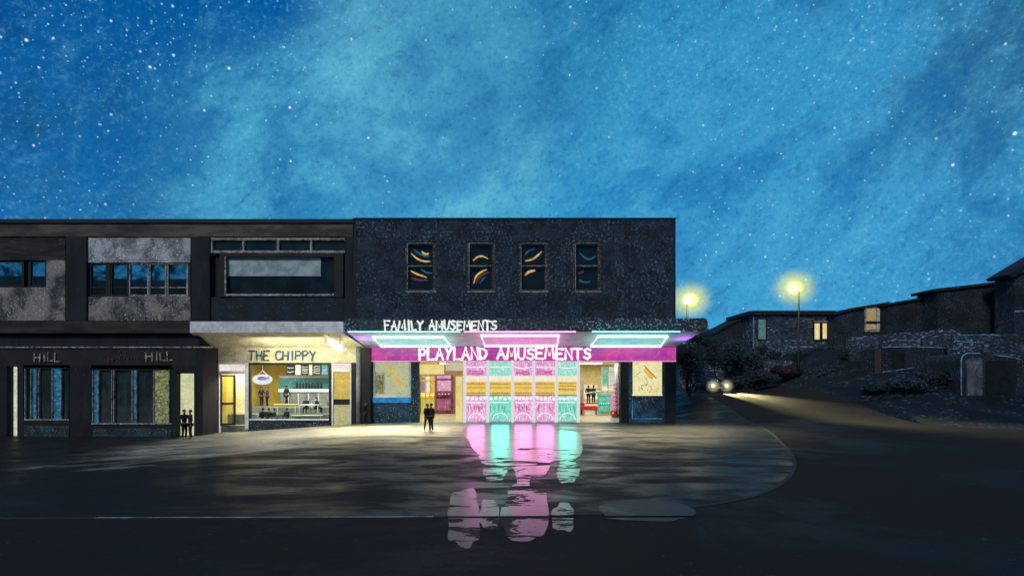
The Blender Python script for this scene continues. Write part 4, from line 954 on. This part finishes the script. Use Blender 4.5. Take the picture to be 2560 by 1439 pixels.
# =================================================================== street lamps
def halo_mat(name, rad, c, power):
    m_ = bpy.data.materials.new(name); m_.use_nodes = True; t = NT(m_.node_tree)
    co = t.n('ShaderNodeTexCoord').outputs['Object']
    ln = t.n('ShaderNodeVectorMath', operation='LENGTH', ins={0: co}).outputs['Value']
    f = t.smooth(ln, rad*.3, rad, 1, 0); core = t.math('POWER', t.smooth(ln, 0, rad*.5, 1, 0), 3.0)
    sp = t.smooth(t.noise(co, 9/rad*1.1, 3, .8), .38, .62, .35, 1.3)
    dn = t.math('ADD', t.math('MULTIPLY', t.math('POWER', f, 1.3), sp), t.math('MULTIPLY', core, 16.0))
    e = t.n('ShaderNodeEmission', ins={0: t.mix(t.math('MINIMUM', t.math('MULTIPLY', core, 2.5), 1.0), c, (1, .97, .88, 1)), 1: t.math('MULTIPLY', dn, power/rad)})
    ab = t.n('ShaderNodeVolumeAbsorption', ins={0: (.95, .85, .1, 1), 1: t.math('MULTIPLY', dn, 1.1/rad)})
    ad = t.n('ShaderNodeAddShader'); t.t.links.new(e.outputs[0], ad.inputs[0]); t.t.links.new(ab.outputs[0], ad.inputs[1])
    t.t.links.new(ad.outputs[0], t.n('ShaderNodeOutputMaterial').inputs['Volume']); return m_
def halo(center, rad, m_, parent, sq=(1, 1, 1)):
    b = MB(); b.ball((0, 0, 0), rad, seg=24); me = bpy.data.meshes.new('lamp_glow'); b.bm.to_mesh(me); b.bm.free()
    o = bpy.data.objects.new('lamp_glow', me); C.objects.link(o); me.materials.append(m_); o.location = center; o.scale = sq; adopt(o, parent); return o
def street_lamp(label, hx, hy, polex, Y):
    hd = W(hx, hy, Y); px = W(polex, 900, Y).x; gz = G(px, Y)
    t = thing('street_lamp', label, 'street lamp', (px, Y, gz), 'street lamps')
    MB().tube([(px, Y, gz), (px, Y, gz+1.2), (px, Y, hd.z-.35)], [.17, .15, .09], 10).build('pole', m_pole, t, True)
    MB().tube([(px, Y, hd.z-.35), (px, Y, hd.z+.05), (px-.15 if hd.x < px else px+.15, Y, hd.z+.2), (hd.x, Y, hd.z+.18)], .06, 8).build('arm', m_pole, t, True)
    s_ = MB().ball(hd+Vector((0, 0, .12)), .55, .3, .12).build('lantern', m_pole, t, True)
    MB().ball(hd, .55, .34, .34).build('lens', glow('lamp_lens', (1, .97, .85, 1), None, 12), s_, True)
    rad = 62*(D0+Y)/FP
    halo(hd+Vector((.15, 0, .05)), rad, halo_mat('lamp_halo', rad, (1.0, .88, .40, 1), .65), t, (1.1, 1, .95))
    lamp('lamp_light', 'POINT', hd-Vector((0, .5, .45)), 260, (1, .85, .55), t, .25)
street_lamp('street lamp with glowing lantern just above the right end of the arcade canopy', 1722, 750, 1718, 19.0)
street_lamp('tall street lamp on a dark pole in front of the flat-roofed house', 1983, 720, 1997, 26.0)

# =================================================================== car with headlights on
CX, CY = W(1772, 950, 19.3).x, 19.3; cz = G(CX, CY)-.02
car = thing('car', 'dark car coming down the side road with both headlights on', 'car', (CX, CY, cz))
def cbody(sections, name, m_, parent):
    b = MB(); rows = []
    for y, hw, z0, z1, tw in sections:   # y along, half width, bottom, top, top half width
        ring = [(-hw*.94, z0), (-hw, z0+(z1-z0)*.35), (-hw*.98, z0+(z1-z0)*.7), (-tw, z1), (-tw*.4, z1+.03), (tw*.4, z1+.03), (tw, z1), (hw*.98, z0+(z1-z0)*.7), (hw, z0+(z1-z0)*.35), (hw*.94, z0)]
        rows.append([b.bm.verts.new((x, y, z)) for x, z in ring])
    for i in range(len(rows)-1):
        for k in range(10): b.bm.faces.new((rows[i][k], rows[i][(k+1) % 10], rows[i+1][(k+1) % 10], rows[i+1][k]))
    b.bm.faces.new(rows[0]); b.bm.faces.new(rows[-1][::-1])
    o = b.build(name, m_, smooth=True); o.location = (CX, CY, cz); adopt_local(o, parent); return o
def adopt_local(o, parent):
    adopt(o, parent); return o
m_carp = mat('dark_car_paint', lin(24, 27, 34), None, rough=.5, spec=.3, bump=0)
cbody([(-2.05, .70, .35, .62, .6), (-1.95, .86, .28, .72, .74), (-1.2, .92, .25, .88, .80), (-.8, .93, .25, .94, .82), (1.2, .93, .25, .98, .82), (1.9, .90, .28, .95, .78), (2.1, .8, .35, .85, .7)], 'body', m_carp, car)
cbody([(-.95, .78, .9, .95, .72), (-.35, .76, .9, 1.38, .60), (.3, .76, .9, 1.45, .60), (1.2, .76, .92, 1.40, .58), (1.85, .74, .92, .98, .66)], 'cabin', mat('car_glass', lin(14, 18, 24), None, rough=.1, spec=.8, bump=0), car)
for sx in (-1, 1):
    for sy in (-1.3, 1.3):
        b = MB(); b.tube([(CX+sx*.78, CY+sy, cz+.32), (CX+sx*.95, CY+sy, cz+.32)], .32, 18); wh = b.build('wheel', m_black, car)
        MB().tube([(CX+sx*.94, CY+sy, cz+.32), (CX+sx*.965, CY+sy, cz+.32)], .19, 12).build('rim', m_pipe, wh)
    hl = Vector((CX+sx*.72, CY-1.98, cz+.62))
    o = MB().ball(hl, .13, .08, .10).build('headlight', glow('headlight', (1, .95, .8, 1), None, 14), car, True)
    halo(hl+Vector((0, -.1, 0)), .8, halo_mat('headlight_halo', .8, (.95, .95, .75, 1), .55), car)
    lamp('headlight_beam', 'SPOT', hl+Vector((0, -.25, 0)), 70000, (1, .92, .7), car, .1, (R(-81), 0, R(12)), None, (R(40), .8))
MB().box(CX-.55, CX+.55, CY-2.1, CY-2.03, cz+.36, cz+.5).build('bumper', m_black, car, bevel=.02)
MB().box(CX-.26, CX+.26, CY-2.13, CY-2.1, cz+.40, cz+.49).build('number_plate', m_white, car)

car.rotation_euler.z = R(13)

# =================================================================== houses up the slope on the right
E_wy = glow('warm_window', lin(236, 196, 120), lin(246, 224, 170), .9, 3); E_wt2 = glow('teal_window', lin(70, 130, 120), lin(60, 90, 100), .8, 2, lin(150, 140, 80), 5, (.6, .7))
def poly_house(name, label, Y, outline, depth, wallm, roofpts=None, cat='house', base=None):
    t = thing(name, label, cat, W(*base, Y) if base else W(outline[0][0], 950, Y))
    pts = [tuple(W(x, y, Y)) for x, y in outline]
    MB().prism(pts, depth).build('wall', wallm, t)
    return t
def rect(t, name, m_, x0, y0, x1, y1, Y, d=.08, bevel=0.0):
    return MB().pb(x0, y0, x1, y1, Y, d).build(name, m_, t, bevel=bevel)
Yh = 40
h1 = thing('house', 'flat-roofed stone house behind the tall street lamp, one teal and one yellow window', 'house', W(1980, 900, Yh))
rect(h1, 'wall', m_stonewall, 1882, 786, 2086, 960, Yh, 9)
rect(h1, 'roof', m_roof, 1876, 776, 2090, 786, Yh-.4, 9.8)
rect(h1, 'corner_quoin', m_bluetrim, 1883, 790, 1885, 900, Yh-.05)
f = rect(h1, 'window', m_roof, 1892, 794, 1918, 850, Yh-.08, .1); rect(f, 'pane', E_wt2, 1896, 798, 1914, 847, Yh-.12, .05)
f = rect(h1, 'window', m_roof, 2032, 802, 2074, 852, Yh-.08, .1); rect(f, 'pane', E_wy, 2037, 808, 2049, 848, Yh-.12, .05); rect(f, 'pane', E_wy, 2057, 808, 2067, 846, Yh-.12, .05); rect(f, 'lintel', m_offtrim, 2036, 802, 2070, 805, Yh-.14, .05)
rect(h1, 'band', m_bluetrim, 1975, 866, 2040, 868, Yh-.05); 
t = poly_house('house', 'dark gabled house end sloping down to the left of the flat-roofed house', 44, [(1768, 960), (1768, 836), (1800, 826), (1878, 786), (1878, 960)], 8, m_houseshade, base=(1820, 900))
MB().prism([tuple(W(x, y, 43.8)) for x, y in ((1776, 834), (1880, 781), (1880, 786), (1778, 838))], 8.6).build('roof', m_roof, t)
t = poly_house('terrace_house', 'terrace house with sloping roofline and one tall lit window', 38, [(2088, 980), (2088, 782), (2130, 770), (2222, 756), (2222, 980)], 8, m_housewall, base=(2160, 900))
MB().prism([tuple(W(x, y, 37.7)) for x, y in ((2084, 783), (2130, 769), (2224, 754), (2224, 760), (2130, 775), (2086, 788))], 8.4).build('roof', m_roof, t)
f = rect(t, 'window', m_offtrim, 2162, 766, 2205, 829, 37.85, .1); rect(f, 'pane', glow('amber_pane', lin(180, 150, 92), lin(150, 130, 96), .8, 3), 2167, 771, 2190, 802, 37.8, .05); rect(f, 'side_pane', glow('blue_pane', lin(90, 130, 160), lin(180, 170, 130), .6, 3), 2193, 771, 2201, 822, 37.8, .05); rect(f, 'transom', m_black, 2166, 803, 2202, 808, 37.78, .05); rect(f, 'lower_pane', glow('amber_low', lin(210, 180, 110), lin(90, 84, 70), .8, 5), 2167, 810, 2190, 823, 37.8, .05)
t = poly_house('terrace_house', 'dark terrace house without lights between the lit window and the raised roof', 36, [(2220, 980), (2220, 760), (2336, 740), (2336, 980)], 8, m_houseshade, base=(2280, 900))
MB().prism([tuple(W(x, y, 35.7)) for x, y in ((2218, 758), (2338, 737), (2338, 742), (2218, 763))], 8.4).build('roof', m_roof, t)
t = poly_house('house', 'tall dark block with a low mono-pitch roof near the right edge', 33, [(2344, 980), (2344, 726), (2512, 708), (2512, 980)], 4, m_houseshade, base=(2430, 900))
MB().prism([tuple(W(x, y, 32.7)) for x, y in ((2334, 722), (2508, 702), (2510, 708), (2336, 729))], 4.6).build('roof', m_roof, t)
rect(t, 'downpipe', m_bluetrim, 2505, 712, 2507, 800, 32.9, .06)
t = poly_house('house', 'dark house with overhanging eaves cut by the right edge of the view', 28, [(2536, 1000), (2536, 690), (2700, 640), (2760, 690), (2760, 1000)], 3, m_housewall, base=(2620, 900))
MB().prism([tuple(W(x, y, 27.5)) for x, y in ((2521, 686), (2640, 616), (2780, 690), (2780, 698), (2640, 628), (2536, 692), (2526, 692))], 3.5).build('roof', m_roof, t)
rect(t, 'string_course', m_offtrim, 2537, 776, 2700, 779, 27.9, .1)
# walls and sheds on the slope
def wallthing(label, pts, Y, d, m_, name='garden_wall', cat='wall', trim=None, trimm=None):
    t = thing(name, label, cat, W(pts[0][0], 950, Y)); MB().prism([tuple(W(x, y, Y)) for x, y in pts], d).build('wall_body', m_, t)
    if trim:
        b = MB()
        for tr_ in trim: b.tube([W(x, y, Y-.04) for x, y in tr_], .05, 6)
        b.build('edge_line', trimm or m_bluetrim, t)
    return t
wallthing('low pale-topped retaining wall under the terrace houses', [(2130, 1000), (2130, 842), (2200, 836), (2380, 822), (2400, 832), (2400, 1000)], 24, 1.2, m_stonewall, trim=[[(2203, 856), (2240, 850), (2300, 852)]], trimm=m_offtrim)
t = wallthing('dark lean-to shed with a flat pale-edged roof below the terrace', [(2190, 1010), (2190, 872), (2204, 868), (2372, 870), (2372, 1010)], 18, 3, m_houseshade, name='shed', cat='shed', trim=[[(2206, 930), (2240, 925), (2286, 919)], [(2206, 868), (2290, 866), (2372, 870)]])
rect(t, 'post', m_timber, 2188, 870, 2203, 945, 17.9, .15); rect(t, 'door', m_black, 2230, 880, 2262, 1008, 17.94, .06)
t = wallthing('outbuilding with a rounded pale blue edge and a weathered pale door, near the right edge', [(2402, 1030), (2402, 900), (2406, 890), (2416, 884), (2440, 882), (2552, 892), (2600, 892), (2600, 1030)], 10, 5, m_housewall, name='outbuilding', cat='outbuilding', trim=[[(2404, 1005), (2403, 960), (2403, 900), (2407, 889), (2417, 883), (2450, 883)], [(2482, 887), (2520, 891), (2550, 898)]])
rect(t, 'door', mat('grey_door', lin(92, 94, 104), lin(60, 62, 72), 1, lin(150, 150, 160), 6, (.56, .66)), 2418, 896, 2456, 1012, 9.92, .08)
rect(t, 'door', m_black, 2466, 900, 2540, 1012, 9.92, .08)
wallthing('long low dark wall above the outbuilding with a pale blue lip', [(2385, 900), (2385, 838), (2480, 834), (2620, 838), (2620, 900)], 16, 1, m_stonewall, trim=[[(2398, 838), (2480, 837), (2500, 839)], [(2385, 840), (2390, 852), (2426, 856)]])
wallthing('curved stone bank wall beside the side road, behind the car', [(1700, 1010), (1700, 915), (1760, 905), (1900, 900), (2100, 905), (2190, 915), (2190, 1010)], 33, 1, m_stonewall)

# shrubs and trees on the slope
def shrub(label, px, py, Y, rx, rz, n, m_=None, seed=0, name='shrub', cat='shrub'):
    c = W(px, py, Y); gz = G(c.x, Y); t = thing(name, label, cat, (c.x, Y, gz), 'bushes on the slope')
    MB().leaves(c, (rx, rx*.8, rz), n, .17, seed).build('leaves', m_ or m_leaf, t)
    b = MB(); r = random.Random(seed)
    for k in range(4): b.tube([(c.x+r.uniform(-.1, .1), Y+r.uniform(-.1, .1), gz-.05), (c.x+r.uniform(-.5, .5)*rx, Y, (gz+c.z)/2), (c.x+r.uniform(-.7, .7)*rx, Y+r.uniform(-.4, .4), c.z+rz*.3)], [.09, .06, .03], 6)
    b.build('stems', m_bark, t)
SH = [('rounded dark bush right behind the arcade corner', 1722, 905, 15, 1.7, 2.6), ('tall dark bush topping the skyline right of the canopy end', 1752, 872, 26, 2.4, 2.6), ('broad dark bush above the car, below the gabled house', 1806, 888, 30, 2.8, 2.2), ('low dark bush between the gabled house and the kerb', 1862, 905, 30, 2.4, 1.8),
      ('dark bush at the foot of the flat-roofed house, under its teal window', 1906, 890, 36, 2.2, 1.5), ('spreading dark bush under the lit yellow window', 2040, 888, 36, 3.0, 1.6), ('dark bush left of the shed post', 2140, 900, 26, 2.6, 2.0), ('low scrub in front of the curved bank wall', 1880, 950, 26, 3.0, 1.0),
      ('low scrub on the verge below the shed', 2230, 965, 12, 2.8, 1.1), ('dark low bush on the verge left of the outbuilding', 2350, 962, 12, 2.6, 1.4), ('dark hedge clump between the bank wall and the shed', 2080, 940, 24, 3.2, 1.3)]
for i, (lab, px, py, Y, rx, rz) in enumerate(SH): shrub(lab, px, py, Y, rx, rz, 2600, seed=50+i)
shrub('rusty red rounded bush in the middle of the slope', 1968, 924, 27, 1.9, .95, 2600, m_leaf2, 77)
